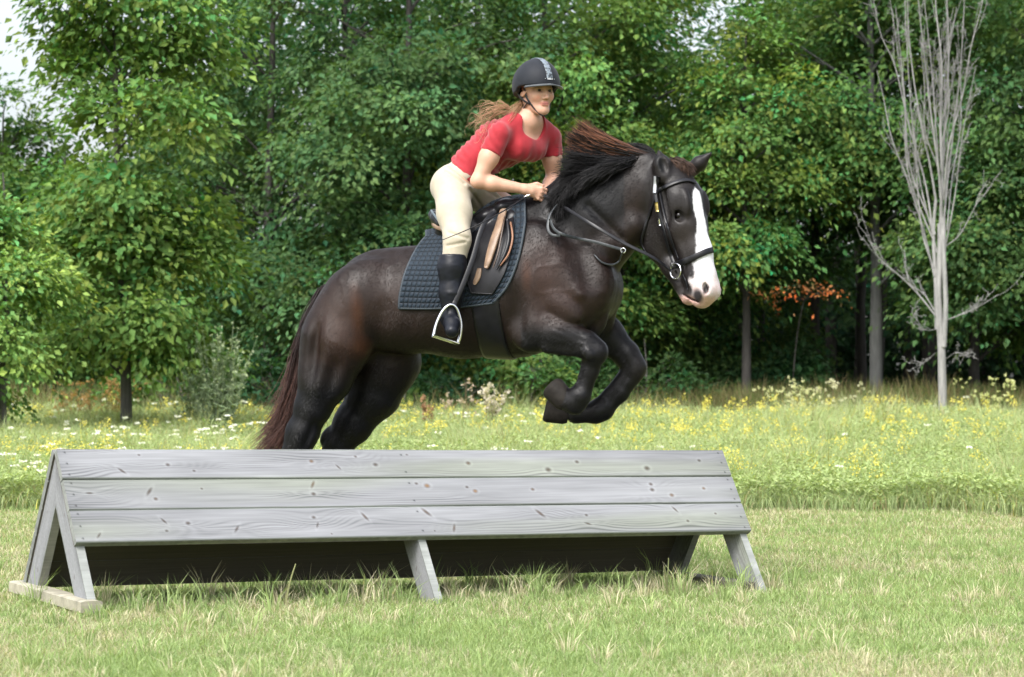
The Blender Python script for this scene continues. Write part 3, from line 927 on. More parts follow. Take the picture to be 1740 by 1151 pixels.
def strands(name, G, n, parent, r0, colf, spread=0.01, tip_jit=0.04, K=14, seed=1, curl=0.01, lenjit=0.25):
    """G: list of guide curves (each (m,3)); strands interpolate between neighbouring guides"""
    r = np.random.default_rng(seed)
    Gs = np.stack([spline(g, K) for g in G])          # (g,K,3)
    g = len(Gs)
    u = r.random(n) * (g - 1); i = np.minimum(u.astype(int), g - 2); f = (u - i)[:, None, None]
    P = Gs[i] * (1 - f) + Gs[i + 1] * f
    t = np.linspace(0, 1, K)
    nl = max(4, n // 22)                               # strands gather into locks
    order = np.argsort(u + r.normal(size=n) * .15)
    lock = np.empty(n, int); lock[order] = np.arange(n) * nl // n
    Lf = (1 - lenjit * r.random(nl))[lock] * (1 - .12 * r.random(n))
    ltip = r.normal(size=(nl, 1, 3))[lock] * tip_jit
    # shorten: resample
    tt = t[None] * Lf[:, None] * (K - 1)
    k0 = np.minimum(tt.astype(int), K - 2); fr = (tt - k0)[..., None]
    ar = np.arange(n)[:, None]
    P = P[ar, k0] * (1 - fr) + P[ar, k0 + 1] * fr
    off = r.normal(size=(n, 1, 3)) * spread
    tip = ltip + r.normal(size=(n, 1, 3)) * tip_jit * .22
    wild = (r.random((n, 1, 1)) < .04) * r.normal(size=(n, 1, 3)) * tip_jit * 1.2
    P = P + off * (1 - .45 * t)[None, :, None] + (tip + wild) * (t ** 1.8)[None, :, None]
    ph = r.random((n, 1)) * 6.28; fq = 4 + 5 * r.random((n, 1))
    wv = np.sin(ph + fq * t[None]) * curl * t[None]
    P = P + wv[..., None] * r.normal(size=(n, 1, 3))
    R = r0 * (1 - 0.8 * t[None] ** 1.5) * (0.7 + .6 * r.random((n, 1)))
    V, F = tube_arrays(P, R, 3)
    c = colf(u / (g - 1), t, r, n)                     # (n,K,3)
    col = np.repeat(c.reshape(-1, 3), 3, 0)
    return mk(name, V, F, HAIR, parent, col)

coat_hair()
def mane_tail():
    # mane: rooted along the crest from withers to poll, blown up and back
    def lay(G0, n, seed, dns, cf, spread, tj, rad=.0030, lj=.3, K=14):
        G = [[HF(x, y, dns[min(i, len(dns) - 1)]) for i, (x, y) in enumerate(q)] for q in G0]
        strands('mane', G, n, horse, rad, cf, spread=spread, tip_jit=tj, seed=seed, lenjit=lj, K=K)
    def c_top(u, t, r, n):
        dark = np.array([0.010, 0.009, 0.009]); red = np.array([0.20, 0.085, 0.048])
        sel = (r.random((n, 1)) > .22 + .45 * u[:, None]) * (.35 + .65 * r.random((n, 1)))
        a = np.clip((t[None] - .02) * 1.25, 0, 1) * sel
        return dark + (red - dark) * a[..., None] * (0.7 + .5 * r.random((n, 1, 1)))
    def c_dark(u, t, r, n):
        return np.ones((n, len(t), 1)) * np.array([0.0085, 0.008, 0.0085]) * (.6 + .8 * r.random((n, 1, 1)))
    top = [[(1112, 266), (1070, 252), (1022, 234), (980, 208)], [(1104, 268), (1062, 258), (1008, 240), (962, 214)], [(1085, 270), (1040, 262), (994, 250), (955, 232)],
           [(1060, 276), (1018, 270), (980, 262), (952, 256)]]
    lay(top, 2200, 11, [.03, .06, .09, .11], c_top, .006, .014)
    lay([[(x, y + 8) for x, y in q] for q in top], 900, 12, [-.02, -.02, -.01, 0], c_top, .008, .016)
    # arc of wispy hair just behind the ears
    lay([[(1115, 272), (1108, 255), (1088, 247), (1060, 248)], [(1112, 275), (1100, 262), (1080, 256), (1050, 257)]], 90, 13, [.02, .03, .03, .03], c_dark, .004, .006, rad=.0022)
    mid = [[(1075, 274), (1030, 268), (990, 262), (956, 250)], [(1050, 282), (1005, 280), (972, 280), (950, 285)], [(1020, 295), (985, 298), (962, 305), (948, 318)], [(985, 315), (965, 322), (952, 332), (944, 346)],
           [(960, 342), (950, 348), (944, 354), (938, 362)]]
    lay(mid, 3400, 14, [.03, .08, .12, .14], c_dark, .011, .024, rad=.0026, lj=.5)
    low = [[(1085, 270), (1060, 278), (1038, 286), (1014, 296)], [(1060, 276), (1030, 286), (1006, 298), (984, 314)], [(1030, 288), (1000, 300), (980, 316), (966, 338)], [(1000, 303), (975, 317), (960, 334), (954, 358)],
           [(975, 325), (960, 338), (952, 352), (952, 368)], [(955, 348), (946, 352), (940, 358), (938, 364)]]
    lay(low, 3600, 15, [.04, .11, .145, .16], c_dark, .011, .022, rad=.0026, lj=.45)
    # forelock
    K = HEADF
    G = [[K(1136, 277, .03), K(1146, 279, .03), K(1157, 297, .02)], [K(1146, 272, .01), K(1160, 277, .0), K(1169, 298, 0)], [K(1154, 272, -.02), K(1168, 278, -.02), K(1178, 297, -.02)]]
    strands('forelock', G, 420, horse, 0.0028, lambda u, t, r, n: np.ones((n, len(t), 1)) * np.array([0.045, 0.024, 0.015]) * (.5 + r.random((n, 1, 1))), spread=.007, tip_jit=.012, seed=22, K=8)
    # tail
    c = [[(552, 492), (524, 540), (507, 605), (500, 660), (478, 715), (440, 752), (418, 772)],
         [(555, 500), (529, 550), (514, 605), (506, 665), (490, 720), (462, 758), (440, 790)],
         [(558, 505), (533, 555), (518, 610), (510, 665), (498, 725), (480, 770), (462, 800)]]
    G = [[HF(x, y, (-.02 if i < 2 else -.03) * 1) for (x, y) in q] for i, q in enumerate(c)]
    def ct(u, t, r, n):
        dark = np.array([0.022, 0.014, 0.013]); red = np.array([0.16, 0.075, 0.055])
        a = np.clip((t[None] - .35) * 1.3, 0, 1) * (.2 + .8 * r.random((n, 1)))
        return dark + (red - dark) * a[..., None]
    strands('tail', G, 2600, horse, 0.0032, ct, spread=.012, tip_jit=.04, seed=30, K=20, curl=.02, lenjit=.35)
    # a few loose hairs between the hind legs
mane_tail()
# ------------------------------------------------------------------ tack
LEATHER = mat_simple('black_leather', (0.008, 0.008, 0.010), rough=0.36, spec=0.32, noise=0.3, nscale=25, bump=0.2, bscale=300)
TAN = mat_simple('tan_leather', (0.22, 0.145, 0.095), rough=0.45, noise=0.25, nscale=25, bump=0.2)
STEEL = mat_simple('polished_steel', (0.75, 0.76, 0.78), rough=0.16, metal=1.0, noise=0.05)
BRASS = mat_simple('brass', (0.72, 0.55, 0.22), rough=0.3, metal=1.0, noise=0.05)
CAMP = np.array([0, 0, CAM_H])
def proj(pts, off, S=None, n=None, Y0=11.7, tmax=2.2):
    """lay a path drawn over the photograph on the body: march from the viewer's side to the skin"""
    S = S or HS
    p = np.array([list(q) + [0] for q in pts], float)
    if n: p = spline(p, n)
    O = np.array([at(a, b, Y0) for a, b, _ in p])
    H, hit = S.march(O, O - CAMP, tmax=tmax, off=off)
    return H
def straps(name, pts, wid, thick, mat, parent, off=0.005, n=30, S=None):
    P = proj(pts, off, S, n)
    nr = (S or HS).grad(P)
    T = np.gradient(P, axis=0)
    V, F = strap_arrays(P, wid, thick, np.cross(nr, unitrows(T)))
    return mk(name, V, F, mat, parent)
def ring(c, u, v, R, r, name, mat, parent, n=36):
    a = np.arange(n) / n * 2 * math.pi
    P = c + u * (np.cos(a) * R)[:, None] + v * (np.sin(a) * R)[:, None]
    V, F = tube_arrays(P, r, 8, closed=True)
    return mk(name, V, F, mat, parent)

PS = SDF((0, 0, 0), (.01, .01, .01), .01)      # body plus the padding under the saddle
PS.lo, PS.n, PS.h, PS.f = HS.lo, HS.n, HS.h, HS.f.copy()
PS.chain([HF(738, 424, 0), HF(775, 424, 0), HF(830, 412, 0), HF(885, 388, 0)], [M(30), M(34), M(34), M(34)], k=.05, lat=HF.N, sd=1.15)
def build_pad():
    m, nt, b, out = mat_base('quilted_cotton')
    b.inputs['Roughness'].default_value = 0.7; b.inputs['Specular IOR Level'].default_value = 0.3; b.inputs['Sheen Weight'].default_value = 0.05
    uv = node(nt, 'ShaderNodeUVMap'); uv.uv_map = 'UVMap'
    sp = node(nt, 'ShaderNodeSeparateXYZ'); nt.links.new(uv.outputs[0], sp.inputs[0])
    def tri(o):
        a = node(nt, 'ShaderNodeMath', operation='SINE'); q = node(nt, 'ShaderNodeMath', operation='MULTIPLY'); q.inputs[1].default_value = math.pi / 0.030
        nt.links.new(o, q.inputs[0]); nt.links.new(q.outputs[0], a.inputs[0])
        c = node(nt, 'ShaderNodeMath', operation='ABSOLUTE'); nt.links.new(a.outputs[0], c.inputs[0])
        d = node(nt, 'ShaderNodeMath', operation='POWER'); d.inputs[1].default_value = 0.45; nt.links.new(c.outputs[0], d.inputs[0])
        return d.outputs[0]
    mu = node(nt, 'ShaderNodeMath', operation='MULTIPLY'); nt.links.new(tri(sp.outputs[0]), mu.inputs[0]); nt.links.new(tri(sp.outputs[1]), mu.inputs[1])
    bp = node(nt, 'ShaderNodeBump', Strength=1.0, Distance=0.008); nt.links.new(mu.outputs[0], bp.inputs['Height']); nt.links.new(bp.outputs[0], b.inputs['Normal'])
    cr = node(nt, 'ShaderNodeMix'); cr.data_type = 'RGBA'
    cr.inputs['A'].default_value = (0.003, 0.006, 0.011, 1); cr.inputs['B'].default_value = (0.009, 0.019, 0.031, 1)
    nt.links.new(mu.outputs[0], cr.inputs['Factor']); nt.links.new(cr.outputs['Result'], b.inputs['Base Color'])
    # outline on the near side, photograph columns and rows; u = back to front, v = top to bottom
    back = spline([(738, 388, 0), (712, 416, 0), (690, 460, 0), (680, 500, 0), (678, 524, 0)], 40)
    front = spline([(893, 352, 0), (890, 390, 0), (880, 440, 0), (862, 485, 0), (838, 515, 0)], 40)
    nu = 44
    s = np.linspace(0, 1, nu)
    g = np.array([[b_ + (f_ - b_) * t for t in s] for b_, f_ in zip(back, front)])      # (v,u,3)
    for i in range(40):
        g[i, :, 1] += np.sin(s * math.pi) * (4 * (1 - i / 39) + 4 * i / 39)
    g = g[5:]
    O = np.stack([(g[..., 0] - 870) / FPX * 11.7, np.full(g.shape[:2], 11.7), CAM_H + (HOR - g[..., 1]) / FPX * 11.7], -1)
    P, hit = PS.march(O, O - CAMP, tmax=2.2, off=0.014)
    for _ in range(30):                       # rays that pass over the back: start them a little lower
        if hit.all(): break
        g[..., 1] += np.where(hit, 0, 2.0)
        O = np.stack([(g[..., 0] - 870) / FPX * 11.7, np.full(g.shape[:2], 11.7), CAM_H + (HOR - g[..., 1]) / FPX * 11.7], -1)
        P, hit = PS.march(O, O - CAMP, tmax=2.2, off=0.014)
    top = np.array([HF(x_, 250, 0) for x_ in g[0, :, 0]])
    top, _ = PS.march(top, np.tile([0, 0, -1.0], (nu, 1)), tmax=2.0, off=0.014)
    arc = []
    for t in np.linspace(0, 1, 7)[1:-1]:
        arc.append(PS.wrap(top * (1 - t) + P[0] * t + (HF.N * .02 + np.array([0, 0, .02])) * math.sin(math.pi * t), 0.014))
    near = np.concatenate([[top], np.array(arc), P])
    d = (near - HF.C) @ HF.N
    Pm = near - 2 * d[..., None] * HF.N
    G = np.concatenate([near[::-1], Pm[1:]])
    nv = len(G)
    du = np.concatenate([[0], np.cumsum(np.linalg.norm(np.diff(G[20], axis=0), axis=-1))])
    dv = np.concatenate([[0], np.cumsum(np.linalg.norm(np.diff(G[:, nu // 2], axis=0), axis=-1))])
    UV = np.stack(np.meshgrid(du, dv, indexing='xy'), -1)
    nr = PS.grad(G)
    I, J = np.meshgrid(np.arange(nv - 1), np.arange(nu - 1), indexing='ij')
    q = np.stack([I * nu + J, I * nu + J + 1, (I + 1) * nu + J + 1, (I + 1) * nu + J], -1).reshape(-1, 4)
    root = empty('saddle_pad', HF(780, 450, 0), "navy quilted saddle pad lying on the horse's back under the saddle", 'saddle pad')
    mb = MB()
    outer = (G + nr * 0.004).reshape(-1, 3)
    mb.add(outer, q, uv=UV.reshape(-1, 2)); mb.add((G - nr * 0.012).reshape(-1, 3), q[:, ::-1], uv=UV.reshape(-1, 2))
    mb.build('quilted_panel', m, root)
    edge = np.concatenate([G[0], G[:, -1], G[-1][::-1], G[:, 0][::-1]])
    edge = edge + PS.grad(edge) * -0.002
    V, F = tube_arrays(edge, 0.0075, 8, closed=True)
    mk('piping', V, F, mat_simple('pad_piping', (0.025, 0.035, 0.045), rough=.7), root)
build_pad()

def build_saddle():
    N = HF.N
    root = empty('saddle', HF(810, 400, 0), "black leather riding saddle with tan knee roll on top of the navy pad", 'saddle')
    S = SDF(HF(700, 470, 0) - np.array([.12, .4, 0.0]), HF(920, 300, 0) + np.array([.12, .4, 0]), 0.006)
    p = HF; m = M
    pts = [(748, 376), (768, 386), (800, 386), (835, 370), (862, 354), (884, 346)]
    S.chain([p(*q) for q in pts], [m(12), m(15), m(17), m(16), m(15), m(10)], k=.03, lat=N, sd=2.6)
    for s in (-1, 1):
        S.chain([p(738, 366, 0), p(742, 370, .07 * s), p(752, 380, .13 * s)], [m(9), m(9), m(10)], k=.02)
        S.chain([p(756, 396, .08 * s), p(800, 402, .10 * s), p(860, 384, .10 * s)], [m(17), m(16), m(16)], k=.03)
        S.chain([p(880, 350, .04 * s), p(872, 372, .10 * s), p(866, 392, .13 * s)], [m(11), m(13), m(12)], k=.02)
    S.f = np.maximum(S.f, -(HS.sample(np.stack(np.meshgrid(*[S.lo[i] + S.h * np.arange(S.n[i]) for i in range(3)], indexing='ij'), -1)) - 0.006))
    V, F = S.mesh()
    mk('seat', V, F, LEATHER, root)
    # near flap and its mirror image on the far side
    def flap(name, outline_back, outline_front, off, mat, th=0.006, mirror=True, n1=30, n2=14):
        b_ = spline([(x, y, 0) for x, y in outline_back], n1); f_ = spline([(x, y, 0) for x, y in outline_front], n1)
        g = b_[:, None] + (f_ - b_)[:, None] * np.linspace(0, 1, n2)[None, :, None]
        O = np.stack([(g[..., 0] - 870) / FPX * 11.7, np.full(g.shape[:2], 11.7), CAM_H + (HOR - g[..., 1]) / FPX * 11.7], -1)
        P, _ = HS.march(O, O - CAMP, tmax=2.2, off=off)
        nr = HS.grad(P)
        for k_ in range(2 if mirror else 1):
            if k_:
                d = ((P - HF.C) @ HF.N)[..., None]; P = P - 2 * d * HF.N
                d = (nr @ HF.N)[..., None]; nr = nr - 2 * d * HF.N
            mb = MB()
            I, J = np.meshgrid(np.arange(n1 - 1), np.arange(n2 - 1), indexing='ij')
            q = np.stack([I * n2 + J, I * n2 + J + 1, (I + 1) * n2 + J + 1, (I + 1) * n2 + J], -1).reshape(-1, 4)
            mb.add(P.reshape(-1, 3), q); mb.add((P - nr * th).reshape(-1, 3), q[:, ::-1])
            e = np.concatenate([P[0], P[1:, -1], P[-1][::-1][1:], P[::-1][1:-1, 0]]); en = np.concatenate([nr[0], nr[1:, -1], nr[-1][::-1][1:], nr[::-1][1:-1, 0]])
            V, F = tube_arrays(e - en * th / 2, th * .75, 6, closed=True)
            mb.add(V, F)
            mb.build(name, mat, root)
    flap('flap', [(775, 392), (782, 430), (792, 470), (800, 498)], [(872, 366), (870, 410), (858, 460), (836, 500)], .030, LEATHER)
    def roll(name, pts, w_, mat, off, th):
        P = proj(pts, off, n=26)
        nr = HS.grad(P); T = unitrows(np.gradient(P, axis=0))
        t = np.linspace(0, 1, 26)
        V, F = strap_arrays(P, w_ * (0.35 + 0.65 * np.sin(np.pi * np.clip(t * .9 + .1, 0, 1)) ** .5), th, np.cross(nr, T))
        mk(name, V, F, mat, root)
    roll('knee_roll', [(856, 356), (848, 385), (838, 415), (826, 456)], .048, TAN, .046, .018)
    roll('strap', [(862, 374), (864, 405), (858, 430), (844, 458)], .016, LEATHER, .050, .012)
    roll('strap', [(868, 378), (871, 405), (864, 432), (850, 452)], .010, mat_simple('worn_leather', (.20, .09, .045), rough=.5), .046, .010)
    roll('strap', [(858, 368), (852, 400), (846, 430), (838, 455)], .010, mat_simple('dark_leather_edge', (.05, .03, .02), rough=.4), .056, .008)
    roll('strap', [(815, 456), (812, 470), (806, 484)], .030, TAN, .034, .010)
    # cantle binding, the light it catches put into its grey colour
    V, F = tube_arrays(np.array([HF(736, 360, -.1), HF(733, 358, 0), HF(737, 364, .10), HF(745, 375, .15)]), .006, 8)
    mk('cantle_edge', V, F, mat_simple('leather_highlight', (.10, .13, .15), rough=.35), root)
    c = spline([HF(735, 380, .05), HF(740, 385, .12), HF(752, 390, .17)], 12)
    V, F = strap_arrays(c, .022, .012, np.array([0, 0, 1.0]))
    mk('cantle_panel', V, F, TAN, root)
    # stirrup leathers and irons
    for s in (1, -1):
        if s > 0:
            L = spline([HF(842, 358, .20), HF(820, 385, .30), HF(803, 440, .365), HF(785, 488, .405), HF(771, 519, .425)], 24)
        else:
            L = spline([HF(842, 358, -.20), HF(836, 400, -.34), HF(826, 460, -.37), HF(815, 520, -.36)], 24)
        T = unitrows(np.gradient(L, axis=0))
        wd = np.cross(T, HF.N + HF.F * .3)
        V, F = strap_arrays(L, .026, .009, wd)
        mk('stirrup_leather', V, F, LEATHER, root)
        c = L[-1]
        if s > 0:
            arch = spline([HF(737, 571, .470), HF(742, 550, .462), HF(752, 529, .45), HF(765, 518, .435), HF(776, 524, .42), HF(783, 546, .41), HF(783, 566, .41), HF(778, 584, .415)], 40)
        else:
            o = HF(815, 520, -.36)
            arch = spline([o + np.array([-.055, 0, -.13]), o + np.array([-.05, 0, -.06]), o, o + np.array([.05, 0, -.06]), o + np.array([.055, 0, -.13])], 40)
        t = np.linspace(0, 1, 40)
        V, F = tube_arrays(arch, .0065 + .0035 * np.abs(t * 2 - 1), 8)
        ir = mk('stirrup_iron', V, F, STEEL, root)
        V, F = strap_arrays(np.stack([arch[0] + (arch[-1] - arch[0]) * k_ for k_ in (-.03, 1.03)]), .040, .010, unit(HF.N * .6 + HF.F * .5 + np.array([0, 0, .1])))
        mk('tread', V, F, STEEL, ir)
    # girth under the belly, its black widened to stand for the shadow beside it
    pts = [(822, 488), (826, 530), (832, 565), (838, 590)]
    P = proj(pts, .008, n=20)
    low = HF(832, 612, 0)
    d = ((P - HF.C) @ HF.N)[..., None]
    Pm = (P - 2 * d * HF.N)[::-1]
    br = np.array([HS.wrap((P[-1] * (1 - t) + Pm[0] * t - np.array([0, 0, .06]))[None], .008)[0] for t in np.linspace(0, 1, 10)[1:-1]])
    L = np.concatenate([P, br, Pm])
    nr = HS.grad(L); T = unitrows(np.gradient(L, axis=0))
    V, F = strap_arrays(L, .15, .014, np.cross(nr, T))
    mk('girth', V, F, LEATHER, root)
build_saddle()

def build_bridle():
    K = HEADF
    root = empty('bridle', HEADF(1150, 380, 0), "black leather bridle with steel bit ring and long reins on the horse's head", 'bridle')
    B = LEATHER
    straps('cheekpiece', [(1119, 300), (1114, 328), (1118, 352), (1126, 385), (1137, 425), (1147, 452)], .018, .006, B, root, .006)
    straps('headstall', [(1121, 326), (1128, 360), (1138, 400), (1152, 440)], .014, .005, B, root, .008)
    straps('throatlash', [(1115, 326), (1106, 356), (1096, 385), (1090, 412), (1097, 430)], .013, .006, B, root, .006)
    straps('browband', [(1112, 329), (1124, 321), (1148, 310), (1168, 306), (1182, 310)], .020, .007, B, root, .007)
    straps('noseband', [(1140, 452), (1156, 447), (1180, 437), (1200, 428), (1211, 425)], .030, .009, B, root, .006)
    straps('crownpiece', [(1113, 300), (1113, 314), (1112, 328)], .018, .006, mat_simple('silver_strap', (.45, .47, .5), rough=.35, metal=.5), root, .008)
    straps('buckle', [(1115, 344), (1116, 352), (1117, 360)], .020, .008, BRASS, root, .011, n=6)
    straps('cheek_keeper', [(1119, 372), (1121, 384)], .017, .007, STEEL, root, .012, n=6)
    straps('chin_strap', [(1160, 468), (1165, 478), (1168, 492)], .010, .005, B, root, .006, n=12)
    c = proj([(1148, 461)], .016)[0]
    u = K.F * .9 + K.N * .1; v = np.array([0, 0, 1.0])
    ring(c, unit(u), v, M(12.5), .0045, 'bit_ring', STEEL, root)
    c2 = K(1148, 461, -.09)
    ring(c2, unit(u), v, M(12.5), .0045, 'bit_ring', STEEL, root)
    V, F = tube_arrays(np.stack([c, c2]), .006, 8)
    mk('bit_mouthpiece', V, F, STEEL, root)
    # reins: near and far
    hand = HF(928, 334, .09)
    R = spline([HF(906, 332, .10), hand, HF(1000, 378, .26), HF(1060, 413, .26), HF(1110, 438, .22), c - np.array([.02, 0, 0])], 50)
    V, F = strap_arrays(R, .017, .005, np.array([0, .3, 1.0])); mk('rein', V, F, B, root)
    R = spline([HF(926, 332, -.06), HF(1010, 350, -.16), HF(1080, 400, -.15), c2], 40)
    V, F = strap_arrays(R, .018, .006, np.array([0, .3, 1.0])); mk('rein', V, F, B, root)
    # loop of slack rein
    R = spline([HF(946, 348, .17), HF(934, 366, .22), HF(931, 388, .25), HF(938, 399, .255), HF(952, 401, .25)], 24)
    V, F = strap_arrays(R, .014, .005, np.array([.6, 0, .6])); mk('rein', V, F, mat_simple('grey_rein', (.035, .04, .044), rough=.45), root)
    ro = empty('martingale', HF(1000, 420, .2), "thin grey leather martingale strap across the horse's shoulder and chest", 'martingale')
    G = mat_simple('grey_strap', (.035, .04, .044), rough=.4, noise=.2)
    P = np.concatenate([[HF(934, 372, .25), HF(942, 390, .262), HF(958, 399, .272)], proj([(985, 406), (1010, 411), (1035, 418), (1056, 424)], .030)])
    P = spline(P, 40)
    V, F = strap_arrays(P, .015, .005, np.array([0, 0, 1.0])); mk('chest_strap', V, F, G, ro)
    P = proj([(1058, 425), (1058, 436), (1048, 447), (1036, 450), (1022, 445), (1010, 433)], .012, n=30); P[:8] = P[8] + (np.array([0, 0, 0]) + (HF(1058, 427, .2) - P[8])) * np.linspace(1, .12, 8)[:, None]
    V, F = strap_arrays(P, .014, .006, np.array([0, 1.0, .4])); mk('neck_strap', V, F, G, ro)
    ring(HF(1059, 426, .19), HF.F, np.array([0, 0, 1.0]), .012, .003, 'martingale_ring', STEEL, ro, 20)
build_bridle()
# ------------------------------------------------------------------ the rider
q_ = HF(893, 220, 0)
TF = Frame(893, q_[1], 46)
RH = Frame(912, q_[1] - .03, 61)
def build_rider():
    lo, hi = (-.53, 12.22, 1.10), (.43, 13.48, 2.80)
    m = M; N = HF.N
    spine = unit(HF(860, 232, 0) - HF(790, 300, 0))
    up = np.array([0, 0, 1.0])

    def torso(S, g=0.0):
        S.rc(HF(775, 312, .10), HF(792, 310, -.10), m(31) + g, m(31) + g, k=.05)
        for s in (-1, 1):
            S.ell(HF(764, 318, .085 * s), (m(27) + g, m(30) + g, .088 + g), up, N, k=.05)
        S.chain([HF(790, 298, 0), HF(815, 272, 0)], [m(31) + g, m(29) + g], k=.05, lat=N, sd=1.2)
        S.chain([HF(815, 272, 0), TF(850, 246, 0), TF(880, 230, 0)], [m(29) + g, m(35) + g, m(31) + g], k=.05, lat=TF.N, sd=1.25)
        for s in (-1, 1):
            S.ell(TF.o(893, 252, .060 * s), (.056 + g, .054 + g, .058 + g), up, TF.N, k=.09)
            S.rc(TF(893 - 42 * s, 226 + (4 if s < 0 else 0), .165 * s), TF(893 - 10 * s, 203, .035 * s), m(14.5) + g, m(16) + g, k=.05)
        S.chain([TF(893, 214, 0), TF(900, 206, 0)], [m(24) + g, m(17) + g], k=.04, lat=TF.N, sd=1.3)
    def arm(S, s, g=0.0, upper=False):
        if s > 0: sh, el, wr = HF(849, 228, .155), HF(812, 308, .205), HF(893, 322, .115)
        else: sh, el, wr = HF(936, 236, -.150), HF(940, 305, -.20), HF(925, 330, -.07)
        mid = sh + (el - sh) * .5
        S.chain([sh, mid], [m(17) + g, m(15.5) + g], k=.03)
        if upper: return sh, el
        S.chain([mid, el], [m(15.5), m(11.5)], k=.03)
        S.rc(el, el + (wr - el) * .3, m(11.8), m(12.6), k=.02)
        S.rc(el + (wr - el) * .3, wr, m(12.6), m(8), k=.02, lat=None)
        return el, wr
    def hand(S, wr, el, s):
        d = unit(wr - el); d = unit(d + np.array([0, 0, -.12]))
        z = N * (1 if s > 0 else -1)
        z = unit(z - np.dot(z, d) * d)
        u = np.cross(z, d) if s < 0 else np.cross(d, z)
        u = u if u[2] > 0 else -u
        c = wr + d * .045
        S.rc(wr, wr + d * .03, m(9), m(9), k=.015)
        S.rc(wr + d * .025 + u * .014, wr + d * .078 + u * .022, .018, .016, k=.012)
        S.rc(wr + d * .025 - u * .010, wr + d * .072 - u * .020, .018, .015, k=.012)
        S.rc(wr + d * .030, wr + d * .075, .018, .016, k=.012)
        for i in range(4):
            k0 = wr + d * (.082 - .003 * abs(i - 1)) + u * (.030 - .0195 * i) + z * .008
            a = k0 + d * (.026 - .002 * i) - z * .012 - u * .004
            b = a - z * .026 - d * .010 - u * .003
            c_ = b - d * .024 + z * .004
            r = (.0100, .0104, .0098, .0086)[i]
            S.chain([k0, a, b, c_], [r, r * .95, r * .9, r * .8], k=.0035)
        t0 = wr + d * .018 + u * .022 - z * .006
        t1 = wr + d * .050 + u * .042 - z * .016
        t2 = wr + d * .082 + u * .042 - z * .020
        S.chain([t0, t1, t2], [.014, .0115, .0095], k=.006)
    def legs(S, g=0.0, lo_=True):
        S.chain([HF(768, 318, .12), HF(772, 362, .24), HF(777, 408, .335)], [m(32) + g, m(26.5) + g, m(20) + g], k=.04)
        S.chain([HF(777, 408, .335), HF(771, 445, .355)], [m(21.5) + g, m(19) + g], k=.03)
        S.chain([HF(795, 320, -.11), HF(832, 338, -.19), HF(862, 352, -.27)], [m(33) + g, m(27) + g, m(21) + g], k=.04)
        S.chain([HF(862, 352, -.27), HF(850, 400, -.33), HF(835, 440, -.35)], [m(21) + g, m(19) + g, m(17) + g], k=.03)
        if lo_:
            S.chain([HF(771, 445, .355), HF(766, 500, .37), HF(762, 535, .375)], [m(17), m(13), m(11)], k=.03)
            S.chain([HF(835, 440, -.35), HF(822, 500, -.36), HF(815, 530, -.36)], [m(17), m(13), m(11)], k=.03)
            S.chain([HF(762, 540, .38), HF(768, 560, .46)], [m(11), m(10)], k=.02)
            S.chain([HF(815, 535, -.36), HF(835, 556, -.36)], [m(11), m(10)], k=.02)
    def head(S):
        H = RH; hN = H.N; hF = H.F
        S.chain([TF(897, 212, 0), H(905, 180, 0)], [m(15.5), m(15)], k=.03)
        c = H(911, 140, 0)
        S.ell(c, (.092, .108, .075), hF, hN, k=.02)                       # cranium (fore-aft, height, width)
        S.ell(H(917, 160, 0), (.068, .088, .061), hF, hN, k=.025)
        S.rc(H(920, 184, 0), H(923, 188, 0), m(9), m(7.5), k=.025)          # chin
        for s in (-1, 1):
            S.rc(H.o(908, 172, .048 * s), H.o(921, 187, .016 * s), m(6.5), m(7), k=.025)    # jaw
            S.ell(H.o(922.5, 163, .038 * s), (.018, .020, .022), hF, hN, k=.03)               # cheekbone
            S.ell(H.o(926.6, 153.6, .031 * s), (.012, .0085, .015), hF, hN, k=.010, sub=True)    # eye socket
            S.rc(H.o(926.2, 149.5, .018 * s), H.o(924.6, 149.5, .045 * s), .005, .004, k=.012)            # brow ridge
            S.ell(H.o(910, 161, .074 * s), (.016, .030, .009), up * .98 + hF * -.2, hN, k=.006)  # ear
        S.chain([H(926.2, 151, 0), H(928.4, 160, 0), H(930.2, 165.5, 0)], [.0075, .0080, .0100], k=.011)   # nose
        for s in (-1, 1):
            S.rc(H.o(928.6, 167.2, .010 * s), H.o(928, 167.4, .012 * s), .0060, .0060, k=.006)
        S.rc(H.o(926.6, 174.8, -.017), H.o(926.6, 174.8, .017), .0052, .0052, k=.007)
        S.rc(H.o(926.4, 178.4, -.014), H.o(926.4, 178.4, .014), .0060, .0060, k=.007)
        S.rc(H.o(928.2, 176.6, -.017), H.o(928.2, 176.6, .017), .0024, .0024, k=.003, sub=True)
    # ---- body
    S = SDF(lo, hi, 0.0042)
    torso(S, -.006); legs(S, -.007)
    for s in (1, -1):
        el, wr = arm(S, s); hand(S, wr, el, s)
    head(S)
    V, F = S.mesh(smooth=2)
    hl = V - RH.C
    lat = hl @ RH.N; fw = hl @ RH.F
    x, y = px_of(V)
    col = np.tile(np.array([0.50, 0.29, 0.205]), (len(V), 1)) * (1 + .07 * fnoise(V, 25, 3)[:, None])
    face = (y < 200) & (V[:, 2] > 0)
    fc = fw
    def mixc(w_, c):
        nonlocal col
        w_ = np.clip(w_, 0, 1)[:, None]; col = col * (1 - w_) + np.asarray(c) * w_
    hy_ = y
    front = np.clip((fw - .045) / .02, 0, 1)
    mixc(front * .55 * np.clip(1 - np.hypot((hy_ - 166) / 8, (np.abs(lat) - .042) / .020), 0, 1), (.62, .24, .18))
    mixc(front * np.clip(1.6 - np.hypot((hy_ - 176.5) / 3.6, lat / .024), 0, 1) * .75, (.50, .15, .13))
    mixc(front * np.clip(1.5 - np.hypot((hy_ - 176.6) / 1.0, lat / .020), 0, 1) * .7, (.20, .06, .06))
